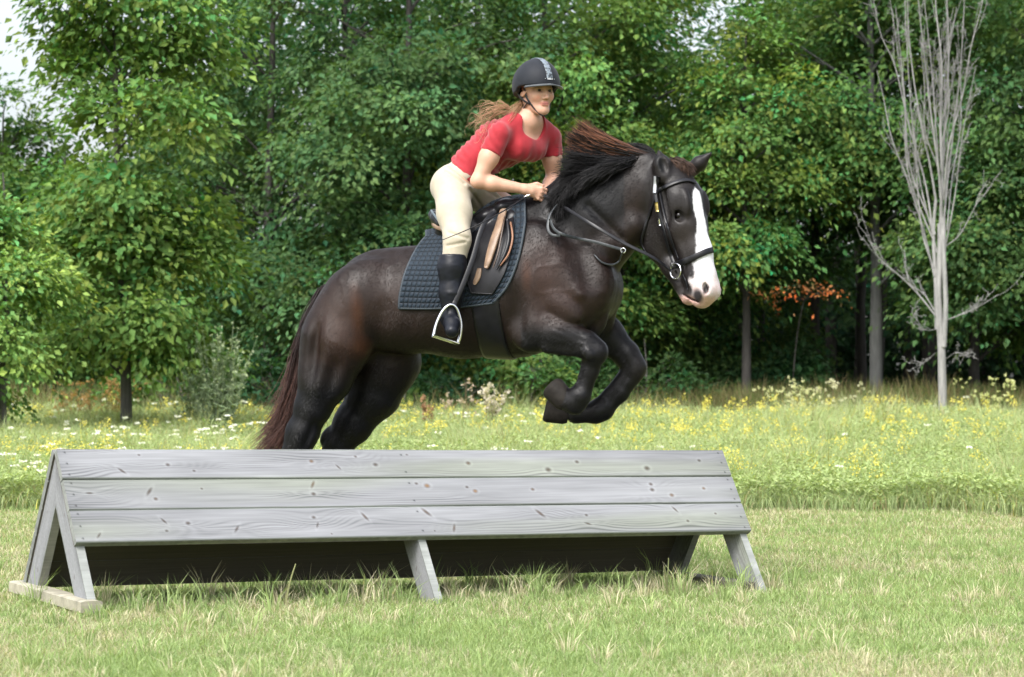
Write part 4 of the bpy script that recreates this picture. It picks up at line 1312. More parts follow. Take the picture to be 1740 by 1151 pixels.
    mixc(front * np.clip(1.5 - np.hypot((hy_ - 152.3) / 1.2, (np.abs(lat) - .031) / .014), 0, 1) * .75, (.10, .05, .035))
    mixc(front * np.clip(1.4 - np.hypot((hy_ - 155.6) / 2.6, (np.abs(lat) - .031) / .016), 0, 1) * .25, (.30, .14, .10))
    mixc(front * np.clip(1.5 - np.hypot((hy_ - 149.2) / 1.3, (np.abs(lat) - .033) / .016), 0, 1) * .8, (.16, .08, .05))
    # the far forearm and hand carry the same skin; fingernails are below pixel size
    SKIN = mat_simple('skin', (1, 1, 1), rough=.5, spec=.4, noise=.05, attr=True, sss=.12)
    root = empty('person', HF(780, 560, 0), 'rider in red shirt, cream breeches and black helmet crouching in the stirrups', 'rider')
    mk('body', V, F, SKIN, root, col)
    # eyes
    white = mat_simple('eye_white', (.7, .68, .66), rough=.15, noise=0)
    for s in (-1, 1):
        c = RH.o(924.3, 153.8, .031 * s)
        n_ = 14; th = np.linspace(0, math.pi, 9); ph = np.arange(n_) / n_ * 2 * math.pi
        d3 = [unit(RH.F + RH.N * .05), None, None]
        a = d3[0]; b_ = unit(np.cross(up, a)); c_ = np.cross(a, b_)
        W = np.array([[math.cos(t), math.sin(t) * math.cos(q), math.sin(t) * math.sin(q)] for t in th for q in ph])
        VV = c + (W[:, :1] * a + W[:, 1:2] * b_ + W[:, 2:] * c_) * .0115
        FF = np.array([[i * n_ + j, i * n_ + (j + 1) % n_, (i + 1) * n_ + (j + 1) % n_, (i + 1) * n_ + j] for i in range(8) for j in range(n_)])
        cc = np.where(W[:, :1] > .70, np.array([.03, .02, .015]), np.array([.35, .32, .30]))  # whites dimmed: shade below the brim put into their colour
        mk('eye', VV, FF, mat_simple('eye_ball', (1, 1, 1), rough=.1, noise=0, attr=True), root, cc)
    # ---- breeches
    B = SDF(lo, hi, 0.0055)
    torso(B, .004); legs(B, .003, False)
    g = np.meshgrid(*[B.lo[i] + B.h * np.arange(B.n[i]) for i in range(3)], indexing='ij')
    G = np.stack(g, -1)
    hem = HF(800, 287, 0)
    wcut = (G - hem) @ spine                                  # remove above the waist
    zc = HF(772, 441, .35)[2]
    B.f = np.maximum(B.f, wcut.astype(np.float32))
    B.f = np.maximum(B.f, (zc - G[..., 2]).astype(np.float32))
    V, F = B.mesh(smooth=2)
    nn = B.grad(V)
    xx, yy = px_of(V)
    # creases at the hip and behind the knee
    cr = np.zeros(len(V))
    for (x0, y0, x1, y1, w_, a_) in [(765, 282, 808, 318, 3.0, .005), (755, 290, 790, 312, 2.5, .004), (800, 305, 845, 335, 3, .004), (800, 322, 822, 360, 3, .004), (745, 280, 775, 272, 2.5, .003), (762, 395, 795, 405, 3, .003), (760, 418, 790, 412, 2.5, .003)]:
        t = np.clip(((xx - x0) * (x1 - x0) + (yy - y0) * (y1 - y0)) / ((x1 - x0) ** 2 + (y1 - y0) ** 2), 0, 1)
        d = np.hypot(xx - x0 - t * (x1 - x0), yy - y0 - t * (y1 - y0))
        cr -= a_ * 2.2 * np.exp(-(d / w_) ** 2)
    V = V + nn * (cr + .004 * fnoise(V * [1, 1, .5], 11, 4))[:, None]
    mk('breeches', V, F, mat_simple('breeches_cloth', (.38, .335, .255), rough=.8, noise=.06, bump=.15, bscale=500, sheen=.1), root)
    V, F = tube_arrays(HF(0, 0, 0) * 0 + spline([HF(752, 372, .27), HF(752, 395, .31), HF(756, 415, .33)], 8), .0, 3)
    # ---- shirt
    T = SDF(lo, hi, 0.0050)
    torso(T, .007)
    g = np.meshgrid(*[T.lo[i] + T.h * np.arange(T.n[i]) for i in range(3)], indexing='ij')
    G = np.stack(g, -1)
    hem = HF(793, 294, 0)
    T.f = np.maximum(T.f, (-((G - hem) @ spine)).astype(np.float32))
    for s in (1, -1):
        A2 = SDF(lo, hi, 0.0050)
        sh, el = arm(A2, s, .008, upper=True)
        c = sh + (el - sh) * .41
        A2.f = np.maximum(A2.f, ((G - c) @ unit(el - sh)).astype(np.float32))
        hh = np.clip(.5 + .5 * (T.f - A2.f) / .022, 0, 1)
        T.f = (T.f * (1 - hh) + A2.f * hh - .022 * hh * (1 - hh)).astype(np.float32)
    # scoop neck
    T.rc(TF(897, 186, 0), TF(908, 217, .0), m(21), m(19), k=.006, lat=TF.N, sd=1.25, sub=True)
    T.rc(TF(893, 182, 0), TF(893, 196, 0), m(18), m(17), k=.008, lat=TF.N, sd=1.3, sub=True)
    V, F = T.mesh(smooth=2)
    nn = T.grad(V)
    sp = V @ spine; latc = V @ TF.N
    xx, yy = px_of(V)
    w1 = np.sin(sp * 2 * math.pi / .034 + 3 * vnoise(V, 9, 6)) * .0045 * np.clip(vnoise(V, 6, 7) + .45, 0, 1) * np.clip((xx < 850) * 1.0, 0, 1)
    w2 = np.sin(latc * 2 * math.pi / .045 + 2.5 * vnoise(V, 8, 9)) * .0035 * np.clip(1.0 - np.abs(yy - 262) / 45, 0, 1) * (xx > 850) * np.clip(.5 + vnoise(V, 7, 19), 0, 1)
    w3 = .011 * fnoise(V * [1, 1, .7], 10, 8, 3)
    V = V + nn * (w1 + w2 + w3)[:, None]
    c = np.tile(np.array([.29, .0045, .0135]), (len(V), 1)) * (1 + .08 * fnoise(V, 20, 12)[:, None])
    mk('shirt', V, F, mat_simple('red_jersey', (1, 1, 1), rough=.8, noise=.05, bump=.15, bscale=500, sheen=.25, attr=True), root, c)
    # ---- boots
    for s in (1, -1):
        Bt = SDF(lo, hi, 0.0058) if s > 0 else SDF((-.42, 13.0, .9), (.32, 13.72, 1.75), .007)
        if s > 0:
            Bt = SDF((-.53, 12.2, 1.0), (.12, 13.1, 1.70), .005)
            Bt.chain([HF(769, 428, .352), HF(768, 455, .36), HF(767, 500, .37), HF(765, 535, .378)], [m(23), m(22.5), m(19), m(14)], k=.03)
            Bt.chain([HF(765, 537, .378), HF(768, 552, .43), HF(768, 563, .475)], [m(14), m(13), m(11)], k=.02)
            Bt.rc(HF(758, 542, .34), HF(762, 550, .37), m(11), m(10), k=.02)
            zc = HF(770, 434, .36)[2]
        else:
            Bt.chain([HF(835, 430, -.35), HF(822, 500, -.36), HF(815, 535, -.36)], [m(22), m(17), m(13)], k=.03)
            Bt.chain([HF(815, 537, -.36), HF(840, 556, -.36)], [m(14), m(12)], k=.02)
            zc = HF(835, 437, -.35)[2]
        g = np.meshgrid(*[Bt.lo[i] + Bt.h * np.arange(Bt.n[i]) for i in range(3)], indexing='ij')
        Bt.f = np.maximum(Bt.f, (g[2] - zc - .004).astype(np.float32))
        V, F = Bt.mesh()
        nn = Bt.grad(V)
        V = V + nn * (.003 * fnoise(V * [1, 1, 2], 16, 5))[:, None]
        b = mk('boot', V, F, mat_simple('boot_leather', (.005, .006, .010), rough=.42, spec=.28, noise=.3, nscale=20), root)
    # ---- helmet
    H = RH
    hl = empty('helmet', H(912, 142, 0), None, None)
    hl.parent = root; hl.matrix_parent_inverse = root.matrix_world.inverted()
    bpy.context.view_layer.update()
    c0 = H(912, 143, 0)
    HB = SDF(c0 - .25, c0 + .25, .0035)
    HB.ell(c0, (.132, .132, .113), H.F, H.N, k=.01)
    HB.ell(c0 - H.F * .012 - up * .01, (.136, .118, .114), H.F, H.N, k=.03)
    g = np.meshgrid(*[HB.lo[i] + HB.h * np.arange(HB.n[i]) for i in range(3)], indexing='ij'); G = np.stack(g, -1)
    rel = G - c0
    f_ = rel @ H.F; l_ = rel @ H.N; z_ = rel[..., 2]
    edge = -.018 - .050 * np.clip(-f_ / .13, 0, 1) ** .8 - .014 * np.exp(-((f_ + .02) / .03) ** 2)
    HB.f = np.maximum(HB.f, (edge - z_).astype(np.float32))
    # hollow inside
    a = np.sqrt((f_ / .116) ** 2 + (z_ / .116) ** 2 + (l_ / .099) ** 2)
    HB.f = np.maximum(HB.f, ((1 - a) * .09).astype(np.float32))
    V, F = HB.mesh()
    mk('helmet_shell', V, F, mat_simple('helmet_velvet', (.012, .014, .019), rough=.62, noise=.1, bump=.1, bscale=600, sheen=.05, spec=.2), hl)
    # brim
    n1, n2 = 40, 8
    mb = MB()
    A = np.linspace(-1.15, 1.15, n1)
    rows = []
    for k_ in range(n2):
        t = k_ / (n2 - 1)
        ext = .006 + t * .040 * np.cos(A * .95)
        r1, r2 = .126, .108
        base = c0 + H.F * (np.cos(A) * r1)[:, None] + H.N * (np.sin(A) * r2)[:, None]
        outw = unitrows(H.F * (np.cos(A) * 1.3)[:, None] + H.N * (np.sin(A) * .45)[:, None])
        rows.append(base + outw * (ext - .006)[:, None] + up * (-.012 - .010 * t - .008 * np.abs(np.sin(A)))[:, None])
    R = np.array(rows)
    I, J = np.meshgrid(np.arange(n2 - 1), np.arange(n1 - 1), indexing='ij')
    q = np.stack([I * n1 + J, I * n1 + J + 1, (I + 1) * n1 + J + 1, (I + 1) * n1 + J], -1).reshape(-1, 4)
    mb.add((R + up * .003).reshape(-1, 3), q); mb.add((R - up * .003).reshape(-1, 3), q[:, ::-1])
    V, F = tube_arrays(R[-1], .0045, 8); mb.add(V, F)
    mb.build('brim', mat_simple('brim_cloth', (.03, .037, .042), rough=.55, sheen=.3), hl)
    # grey mesh stripe over the crown
    n1 = 40
    ang = np.linspace(.12, 2.35, n1)
    P = c0 + H.F * (np.cos(ang) * .16)[:, None] + up * (np.sin(ang) * .16)[:, None]
    P = HB.wrap(P, .0015)
    nr = HB.grad(P)
    V, F = strap_arrays(P, .034 + .0 * ang, .004, np.cross(unitrows(np.gradient(P, axis=0)), nr))
    ms, nt, b, out = mat_base('mesh_stripe')
    tc = node(nt, 'ShaderNodeTexCoord'); vo = node(nt, 'ShaderNodeTexVoronoi', Scale=75.0); nt.links.new(tc.outputs['Object'], vo.inputs['Vector'])
    cr = node(nt, 'ShaderNodeValToRGB'); cr.color_ramp.elements[0].position = .3; cr.color_ramp.elements[1].position = .55
    cr.color_ramp.elements[0].color = (.02, .025, .03, 1); cr.color_ramp.elements[1].color = (.16, .19, .22, 1)
    nt.links.new(vo.outputs['Distance'], cr.inputs[0]); nt.links.new(cr.outputs[0], b.inputs['Base Color']); b.inputs['Roughness'].default_value = .4
    mk('crown_stripe', V, F, ms, hl)
    # small silver mark above the brim
    mb = MB()
    for i, (o, w_) in enumerate([(-.024, .003), (-.010, .005), (-.003, .005), (.004, .005), (.012, .004), (.026, .003)]):
        a = c0 + H.F * (.13 * math.cos(o / .11)) + H.N * -o * 1.0 + up * .012
        a = HB.wrap(a[None], .003)[0]
        V, F = strap_arrays(np.stack([a - up * (.0045 if w_ > .0035 else .0015), a + up * (.0045 if w_ > .0035 else .0015)]), w_, .002, H.N)
        mb.add(V, F[:, :4])
    mb.build('front_mark', mat_simple('silver_mark', (.5, .52, .55), rough=.3, noise=0), hl)
    # harness
    m_st = mat_simple('chin_strap', (.012, .013, .016), rough=.5)
    for s in (1, -1):
        P = spline([H.o(912, 150, .076 * s), H.o(914, 164, .072 * s), H.o(918, 178, .057 * s), H.o(922, 192, .030 * s), H.o(923.5, 197, .004 * s)], 24)
        V, F = strap_arrays(P, .014, .0045, H.F); mk('chin_strap', V, F, m_st, hl)
        P = spline([H.o(902, 158, .082 * s), H.o(909, 170, .078 * s), H.o(917, 178, .062 * s)], 16)
        V, F = strap_arrays(P, .014, .0045, H.F); mk('chin_strap', V, F, m_st, hl)
    P = spline([H.o(915, 175, .066), H.o(908, 184, .062), H.o(900, 190, .050)], 12)
    V, F = strap_arrays(P, .010, .003, H.F + up); mk('chin_strap', V, F, m_st, hl)
    # ---- hair streaming back over the shoulders
    def ch(u, t, r, n):
        a = np.array([.20, .095, .045]); b2 = np.array([.50, .33, .20])
        f = np.clip(t[None] * .7 + r.random((n, 1)) * .5 - .1, 0, 1)
        return a + (b2 - a) * f[..., None]
    G = []
    for (p1, p2, p3, n_) in [((872, 182), (848, 188), (826, 200), .07), ((870, 187), (844, 202), (816, 222), .09), ((868, 192), (842, 212), (806, 238), .11), ((870, 194), (844, 216), (800, 246), .13), ((872, 194), (850, 216), (824, 242), .15)]:
        G.append([H(894, 168, .02), HF(p1[0], p1[1], n_ * .8), HF(p2[0], p2[1], n_), HF(p3[0], p3[1], n_)])
    strands('hair', G, 70, root, .0016, ch, spread=.006, tip_jit=.022, seed=40, K=16, curl=.016, lenjit=.6)
    G = [[HF(866, 184, .08), HF(848, 176, .06), HF(838, 172, .05), HF(824, 172, .05), HF(820, 190, .05)], [HF(862, 186, .08), HF(846, 180, .08), HF(832, 188, .07), HF(812, 200, .07), HF(796, 238, .08)],
         [HF(858, 190, .09), HF(838, 198, .09), HF(822, 214, .09), HF(800, 238, .09), HF(790, 240, .09)]]
    strands('hair', G, 45, root, .0015, ch, spread=.010, tip_jit=.035, seed=41, K=18, curl=.03)
    return S
RS = build_rider()

def build_crop():
    root = empty('riding_crop', HF(895, 335, .17), "thin black riding crop held in the rider's near hand across the breeches", 'riding crop')
    P = spline([HF(897, 333, .175), HF(850, 362, .33), HF(800, 388, .43), HF(752, 408, .47)], 20)
    V, F = tube_arrays(P, np.linspace(.0045, .0022, 20), 7)
    mk('shaft', V, F, LEATHER, root)
    V, F = tube_arrays(np.array([HF(901, 331, .17), HF(897, 333, .172), HF(892, 336, .175), HF(890, 337, .176)]), np.array([[.003, .009, .009, .004]]), 10)
    mk('knob', V, F, STEEL, root)
build_crop()
# ------------------------------------------------------------------ ground
def build_ground():
    xs = np.unique(np.concatenate([np.linspace(-400, -12, 20), np.linspace(-12, 12, 121), np.linspace(12, 400, 20)]))
    ys = np.unique(np.concatenate([np.linspace(-60, 6, 14), np.linspace(6, 24, 100), np.linspace(24, 70, 60), np.linspace(70, 900, 20)]))
    X, Y = np.meshgrid(xs, ys, indexing='ij')
    Z = ground_z(X, Y) - 0.004
    V = np.stack([X, Y, Z], -1).reshape(-1, 3)
    ny = len(ys)
    I, J = np.meshgrid(np.arange(len(xs) - 1), np.arange(ny - 1), indexing='ij')
    F = np.stack([I * ny + J, (I + 1) * ny + J, (I + 1) * ny + J + 1, I * ny + J + 1], -1).reshape(-1, 4)
    m, nt, b, out = mat_base('turf')
    tc = node(nt, 'ShaderNodeTexCoord')
    n1 = node(nt, 'ShaderNodeTexNoise', Scale=1.2, Detail=5.0, Roughness=.65)
    n2 = node(nt, 'ShaderNodeTexNoise', Scale=45.0, Detail=4.0, Roughness=.7)
    for n in (n1, n2): nt.links.new(tc.outputs['Object'], n.inputs['Vector'])
    r1 = node(nt, 'ShaderNodeValToRGB'); e = r1.color_ramp.elements
    e[0].position = .35; e[0].color = (.13, .17, .045, 1); e[1].position = .65; e[1].color = (.26, .24, .10, 1)
    nt.links.new(n1.outputs['Fac'], r1.inputs[0])
    mx = node(nt, 'ShaderNodeMix'); mx.data_type = 'RGBA'; mx.blend_type = 'MULTIPLY'; mx.inputs['Factor'].default_value = 1
    r2 = node(nt, 'ShaderNodeMapRange'); r2.inputs['From Min'].default_value = .3; r2.inputs['From Max'].default_value = .7; r2.inputs['To Min'].default_value = .45; r2.inputs['To Max'].default_value = 1.15
    nt.links.new(n2.outputs['Fac'], r2.inputs['Value']); nt.links.new(r1.outputs[0], mx.inputs['A']); nt.links.new(r2.outputs[0], mx.inputs['B'])
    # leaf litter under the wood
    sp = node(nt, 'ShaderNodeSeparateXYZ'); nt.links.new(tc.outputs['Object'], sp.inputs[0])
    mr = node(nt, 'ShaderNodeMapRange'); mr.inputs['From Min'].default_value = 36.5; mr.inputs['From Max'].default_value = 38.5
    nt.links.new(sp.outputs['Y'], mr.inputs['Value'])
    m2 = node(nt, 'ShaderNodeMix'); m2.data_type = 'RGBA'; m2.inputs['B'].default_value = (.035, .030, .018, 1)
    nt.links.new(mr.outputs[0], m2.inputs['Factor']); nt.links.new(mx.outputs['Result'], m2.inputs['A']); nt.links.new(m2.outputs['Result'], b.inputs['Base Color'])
    b.inputs['Roughness'].default_value = .95; b.inputs['Specular IOR Level'].default_value = .1
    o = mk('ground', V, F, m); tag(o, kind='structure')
build_ground()

LEAF = mat_leaf('foliage', .36, rough=.6, spec=.15)
GRASSM = mat_leaf('grass_blades', .32, rough=.6, spec=.12)
PETAL = mat_leaf('petals', .3, rough=.7, spec=.1)

def blades(P, H, W, lean, ang, col, tipcol=None, seg=2):
    """grass blades: P (n,3) roots, H heights, W widths, lean (n,2) horizontal tip offset / height, ang facing"""
    n = len(P)
    side = np.stack([np.cos(ang), np.sin(ang), np.zeros(n)], -1) * (W / 2)[:, None]
    L = np.concatenate([lean, np.zeros((n, 1))], -1) * H[:, None]
    up = np.array([0, 0, 1.0]) * H[:, None]
    mid = P + up * .55 + L * .28
    tip = P + up * (1 - .25 * np.clip((lean ** 2).sum(-1), 0, 1.5))[:, None] + L
    V = np.stack([P - side, P + side, mid + side * .8, mid - side * .8, tip], 1).reshape(-1, 3)
    b = np.arange(n)[:, None] * 5
    F4 = b + np.array([0, 1, 2, 3]); F3 = b + np.array([3, 2, 4])
    tc_ = col if tipcol is None else tipcol
    C_ = np.stack([col * .75, col * .75, col, col, tc_], 1).reshape(-1, 3)
    return V, F4, F3, C_

def leaves(Cn, D, Nn, L, Wd, col):
    """leaf-shaped folded blades: centre, direction, normal, length, width"""
    S = unitrows(np.cross(D, Nn)); Nn = np.cross(S, D)
    L = L[:, None]; Wd = Wd[:, None]
    a = Cn - D * L * .5; b = Cn + S * Wd * .5 + Nn * Wd * .16 - D * L * .05; c = Cn + D * L * .5 - Nn * L * .1; d = Cn - S * Wd * .5 + Nn * Wd * .16 - D * L * .05
    V = np.stack([a, b, c, d], 1).reshape(-1, 3)
    q = np.arange(len(Cn))[:, None] * 4
    F = np.concatenate([q + np.array([0, 1, 2]), q + np.array([0, 2, 3])])
    return V, F, np.repeat(col, 4, 0)

def screen_xy(n, y0, y1, r, pw=2.0, margin=1.18, off=.6):
    """points spread so that they are about even in view, widening with distance"""
    u = r.random(n)
    a, b = y0 ** (1 - pw), y1 ** (1 - pw)
    y = (a + (b - a) * u) ** (1 / (1 - pw))
    hw = .2071 * y * margin + off
    return (r.random(n) * 2 - 1) * hw, y

def mow_edge(x):
    return 20.4 + .5 * np.sin(x * .7 + 1) + .3 * np.sin(x * 2.3) + .25 * np.sin(x * 5.1 + 2) - .9 * np.clip((-x - 2.2) / 2, 0, 1)

def build_grass():
    r = np.random.default_rng(5)
    # mown turf
    n = 430000
    x, y = screen_xy(n, 7.6, 21.8, r, pw=1.9)
    keep = y < mow_edge(x) + .5
    x, y = x[keep], y[keep]; n = len(x)
    P = np.stack([x, y, ground_z(x, y) - .006], -1)
    pat = fnoise(P * [1, 1, 0] + [0, 0, .5], .9, 31); pat2 = fnoise(P * [1, 1, 0] + [0, 0, .5], 5, 33, 2)
    long_ = np.clip(pat2 * 1.5, 0, 1) + (y < 9.6) * .35
    H = (.018 + .028 * r.random(n) + .024 * long_ * r.random(n)) * (1 + .25 * pat)
    H = np.where(r.random(n) < .012, H * 2.2, H)
    W = (.0022 + .0018 * r.random(n)) * (y / 10) ** .8
    lean = r.normal(size=(n, 2)) * .6
    green = np.array([.20, .285, .112]); lime = np.array([.34, .43, .185]); straw = np.array([.53, .49, .345])
    k = r.random((n, 1))
    col = green + (lime - green) * k
    dry = np.clip(.24 - .8 * pat - .5 * pat2 + .20 * np.clip((y - 9.8) / 3, 0, 1), .04, .8)
    s = r.random(n) < dry
    col = np.where(s[:, None], straw * (.6 + .6 * r.random((n, 1))), col) * (.8 + .4 * r.random((n, 1)))
    V, F4, F3, Cc = blades(P, H, W, lean, r.random(n) * 6.28, col)
    o = mk('mown_grass', V, [F4, F3], GRASSM, None, Cc, smooth=False)
    tag(o, 'short mown grass mixed with straw coloured blades around the jump', 'grass', kind='stuff')
    # longer tufts
    MBt = MB()
    spots = []
    for i in range(420):
        yy = 8.2 + 9 * r.random() ** 1.3; hw = .21 * yy + .3
        spots.append(((r.random() * 2 - 1) * hw, yy, .05 + .05 * r.random()))
    RL = np.array([-2.078, 11.22]); Ld = np.array([.8705, .4925]); Pd = np.array([.4925, -.8705])
    for i in range(210):
        t = r.random() * 3.9 - .1; c = RL + Ld * t + Pd * (.22 * r.normal() + (.25 if r.random() < .6 else -.30))
        spots.append((c[0], c[1], .05 + .11 * r.random() ** 2))
    for (cx_, cy_, h) in spots:
        m_ = int(10 + 14 * r.random())
        rr = .035 * np.sqrt(r.random(m_)); a = r.random(m_) * 6.28
        P = np.stack([cx_ + rr * np.cos(a), cy_ + rr * np.sin(a), np.zeros(m_)], -1); P[:, 2] = ground_z(P[:, 0], P[:, 1])
        dr = r.random() < .3
        col = (straw if dr else green + (lime - green) * r.random()) * (.75 + .5 * r.random((m_, 1)))
        ln = np.stack([np.cos(a), np.sin(a)], -1) * (.3 + .5 * r.random((m_, 1)))
        MBt.add(*(lambda q: (q[0], q[1], q[2], q[3]))(blades(P, h * (.6 + .8 * r.random(m_)), .0032 + .0022 * r.random(m_), ln, r.random(m_) * 6.28, col)))
    o = MBt.build('grass_tufts', GRASSM, None, smooth=False)
    tag(o, 'longer uncut grass tufts standing in the turf and along the foot of the jump', 'grass', kind='stuff')
    # meadow
    n = 300000
    x, y = screen_xy(n, 18.2, 38.5, r, pw=1.7)
    edge = mow_edge(x)
    keep = y > edge - .15 + .3 * r.random(n)
    x, y = x[keep], y[keep]; edge = edge[keep]; n = len(x)
    P = np.stack([x, y, ground_z(x, y)], -1)
    pat = fnoise(P * [1, .6, 0] + [0, 0, .5], .8, 41); pat2 = fnoise(P * [1, .6, 0] + [0, 0, .5], 3.0, 43, 2)
    far = np.clip((y - 19) / 15, 0, 1)
    H = (.17 + .37 * far + .20 * r.random(n)) * (1 + .55 * pat + .5 * pat2) * np.clip(.5 + (y - edge) / 1.2, .5, 1)
    W = (.004 + .005 * r.random(n)) * (y / 20)
    col = np.array([.28, .38, .165]) + (np.array([.50, .56, .30]) - np.array([.28, .38, .165])) * np.clip(r.random((n, 1)) * .8 + .35 * pat[:, None] + .15 * far[:, None], 0, 1)
    col = np.where(r.random((n, 1)) < .14, np.array([.46, .41, .23]) * (.7 + .5 * r.random((n, 1))), col)
    col = np.where(r.random((n, 1)) < .07 * np.clip(pat[:, None] + .5, 0, 1), np.array([.60, .55, .13]), col)
    V, F4, F3, Cc = blades(P, H, W, r.normal(size=(n, 2)) * .5, r.random(n) * 6.28, col * (.6 + .5 * r.random((n, 1))))
    o = mk('meadow_grass', V, [F4, F3], GRASSM, None, Cc, smooth=False)
    tag(o, 'tall yellow green meadow grass behind the jump, up to the wood', 'meadow', kind='stuff')
    # small leaves through the meadow: broad weeds that break up the blades
    n = 330000
    x, y = screen_xy(n, 18.6, 37.5, r, pw=1.7)
    keep = y > mow_edge(x) + .1; x, y = x[keep], y[keep]; n = len(x)
    far = np.clip((y - 19) / 15, 0, 1)
    z = (.05 + .56 * (.38 + .62 * far)) * r.random(n) ** .5 * (1 + .35 * fnoise(np.stack([x, y * .6, x * 0 + .5], -1), .8, 41))
    Cn = np.stack([x, y, ground_z(x, y) + z], -1)
    D = unitrows(r.normal(size=(n, 3)) * [1, 1, .5] + [0, 0, .3]); Nn = unitrows(r.normal(size=(n, 3)) * .5 + [0, -.2, 1])
    col = np.array([.25, .33, .14]) * (.6 + .75 * r.random((n, 1))) + np.array([.16, .15, .08]) * r.random((n, 1))
    V, F, Cc = leaves(Cn, D, Nn, .035 + .04 * r.random(n), .012 + .014 * r.random(n), col)
    o = mk('meadow_weeds', V, F, LEAF, None, Cc, smooth=False)
    tag(o, 'leafy green weeds growing through the meadow grass', 'weeds', kind='stuff')
    # goldenrod
    def bloom(name, label, m_, per, colf, shape, hgt, y1=37.5, patch=None, seed=0, size=.012):
        rr = np.random.default_rng(seed)
        x, y = screen_xy(m_, 19.0, y1, rr, pw=1.9)
        ok = y > mow_edge(x) + .5
        if patch is not None: ok &= rr.random(m_) < patch(x, y)
        x, y = x[ok], y[ok]; k_ = len(x)
        far = np.clip((y - 19) / 15, 0, 1)
        h = (hgt[0] + (hgt[1] - hgt[0]) * far) * (.8 + .35 * rr.random(k_))
        top = np.stack([x, y, ground_z(x, y) + h], -1)
        c = np.repeat(top, per, 0)
        d = rr.normal(size=(k_ * per, 3))
        if shape == 'plume': c = c + d * [.030, .030, .035]
        else: c = c + unitrows(d * [1, 1, 0]) * (np.sqrt(rr.random(k_ * per)) * .035)[:, None] + d * [0, 0, .004]
        N_ = unitrows(rr.normal(size=(k_ * per, 3)) * .6 + [0, -.3, .8]); D_ = unitrows(rr.normal(size=(k_ * per, 3)))
        s_ = size * (.7 + .7 * rr.random(k_ * per)) * (np.repeat(y, per) / 24)
        V, F, Cc = leaves(c, D_, N_, s_ * 1.2, s_ * 1.2, colf(rr, k_ * per))
        mb = MB(); mb.add(V, None, F, Cc)
        V, F4, F3, Cc = blades(top * [1, 1, 0] + [0, 0, -.01], h + .01, np.full(k_, .006), np.zeros((k_, 2)), rr.random(k_) * 6.28, np.tile([.2, .28, .08], (k_, 1)))
        mb.add(V, F4, F3, Cc)
        o = mb.build(name, PETAL, None, smooth=False)
        tag(o, label, 'wildflowers', kind='stuff')
    gp = lambda x, y: np.clip(.20 + 1.1 * fnoise(np.stack([x * .7, y * .5, x * 0], -1), 1, 51) + .12 * (x > 1) + .10 * (y > 31), 0.02, .7)
    bloom('yellow_wildflowers', 'yellow goldenrod flowers scattered over the meadow', 3600, 22, lambda r_, k: np.array([.68, .60, .14]) * (.75 + .4 * r_.random((k, 1))), 'plume', (.27, .66), patch=gp, seed=61, size=.0145)
    wp = lambda x, y: np.clip(.05 + .8 * fnoise(np.stack([x * .6, y * .4, x * 0 + 3], -1), 1, 52) + .55 * np.clip((-x - 1.0) / 2.5, 0, 1) - .25 * (x > 1.5), 0.02, 1)
    bloom('white_wildflowers', 'white flower heads scattered over the meadow, thickest at the left', 1500, 16, lambda r_, k: np.array([.80, .80, .74]) * (.8 + .25 * r_.random((k, 1))), 'disc', (.32, .68), patch=wp, seed=62, size=.017)
    # tall dry grass along the edge of the wood
    n = 42000
    x = (r.random(n) * 2 - 1) * 11; y = 36.3 + 3.2 * r.random(n)
    dens = np.clip(.35 + .8 * fnoise(np.stack([x, y * 0, x * 0], -1), .9, 71) + .5 * (x > 2.5), 0.05, 1)
    ok = r.random(n) < dens; x, y = x[ok], y[ok]; n = len(x)
    P = np.stack([x, y, ground_z(x, y)], -1)
    col = np.array([.17, .14, .07]) * (.6 + .8 * r.random((n, 1))); col = np.where(r.random((n, 1)) < .45, np.array([.10, .14, .04]) * (.6 + .8 * r.random((n, 1))), col)
    V, F4, F3, Cc = blades(P, .55 + .55 * r.random(n) * (1 + .4 * fnoise(P, .8, 72)), .012 + .012 * r.random(n), r.normal(size=(n, 2)) * .25, r.random(n) * 6.28, col)
    o = mk('dry_grass', V, [F4, F3], GRASSM, None, Cc, smooth=False)
    tag(o, 'tall brownish dry grass in front of the dark wood', 'grass', kind='stuff')
build_grass()

# ------------------------------------------------------------------ trees
def mat_bark(name, c, dark=.55):
    m, nt, b, out = mat_base(name)
    tc = node(nt, 'ShaderNodeTexCoord'); mp = node(nt, 'ShaderNodeMapping'); mp.inputs['Scale'].default_value = (14, 14, 2.2)
    nz = node(nt, 'ShaderNodeTexNoise', Scale=1.6, Detail=6.0, Roughness=.65)
    nt.links.new(tc.outputs['Object'], mp.inputs['Vector']); nt.links.new(mp.outputs[0], nz.inputs['Vector'])
    cr = node(nt, 'ShaderNodeValToRGB'); e = cr.color_ramp.elements
    e[0].position = .35; e[0].color = (*[v * dark for v in c], 1); e[1].position = .65; e[1].color = (*c, 1)
    nt.links.new(nz.outputs['Fac'], cr.inputs[0]); nt.links.new(cr.outputs[0], b.inputs['Base Color'])
    b.inputs['Roughness'].default_value = .9
    bp = node(nt, 'ShaderNodeBump', Strength=.6, Distance=.01); nt.links.new(nz.outputs['Fac'], bp.inputs['Height']); nt.links.new(bp.outputs[0], b.inputs['Normal'])
    return m
BARK = mat_bark('bark', (.10, .095, .085))
BARKD = mat_bark('shaded_bark', (.055, .050, .045))  # trunks of the wood, their shade put into a darker bark colour
BARKG = mat_bark('dead_bark', (.29, .285, .275), .55)

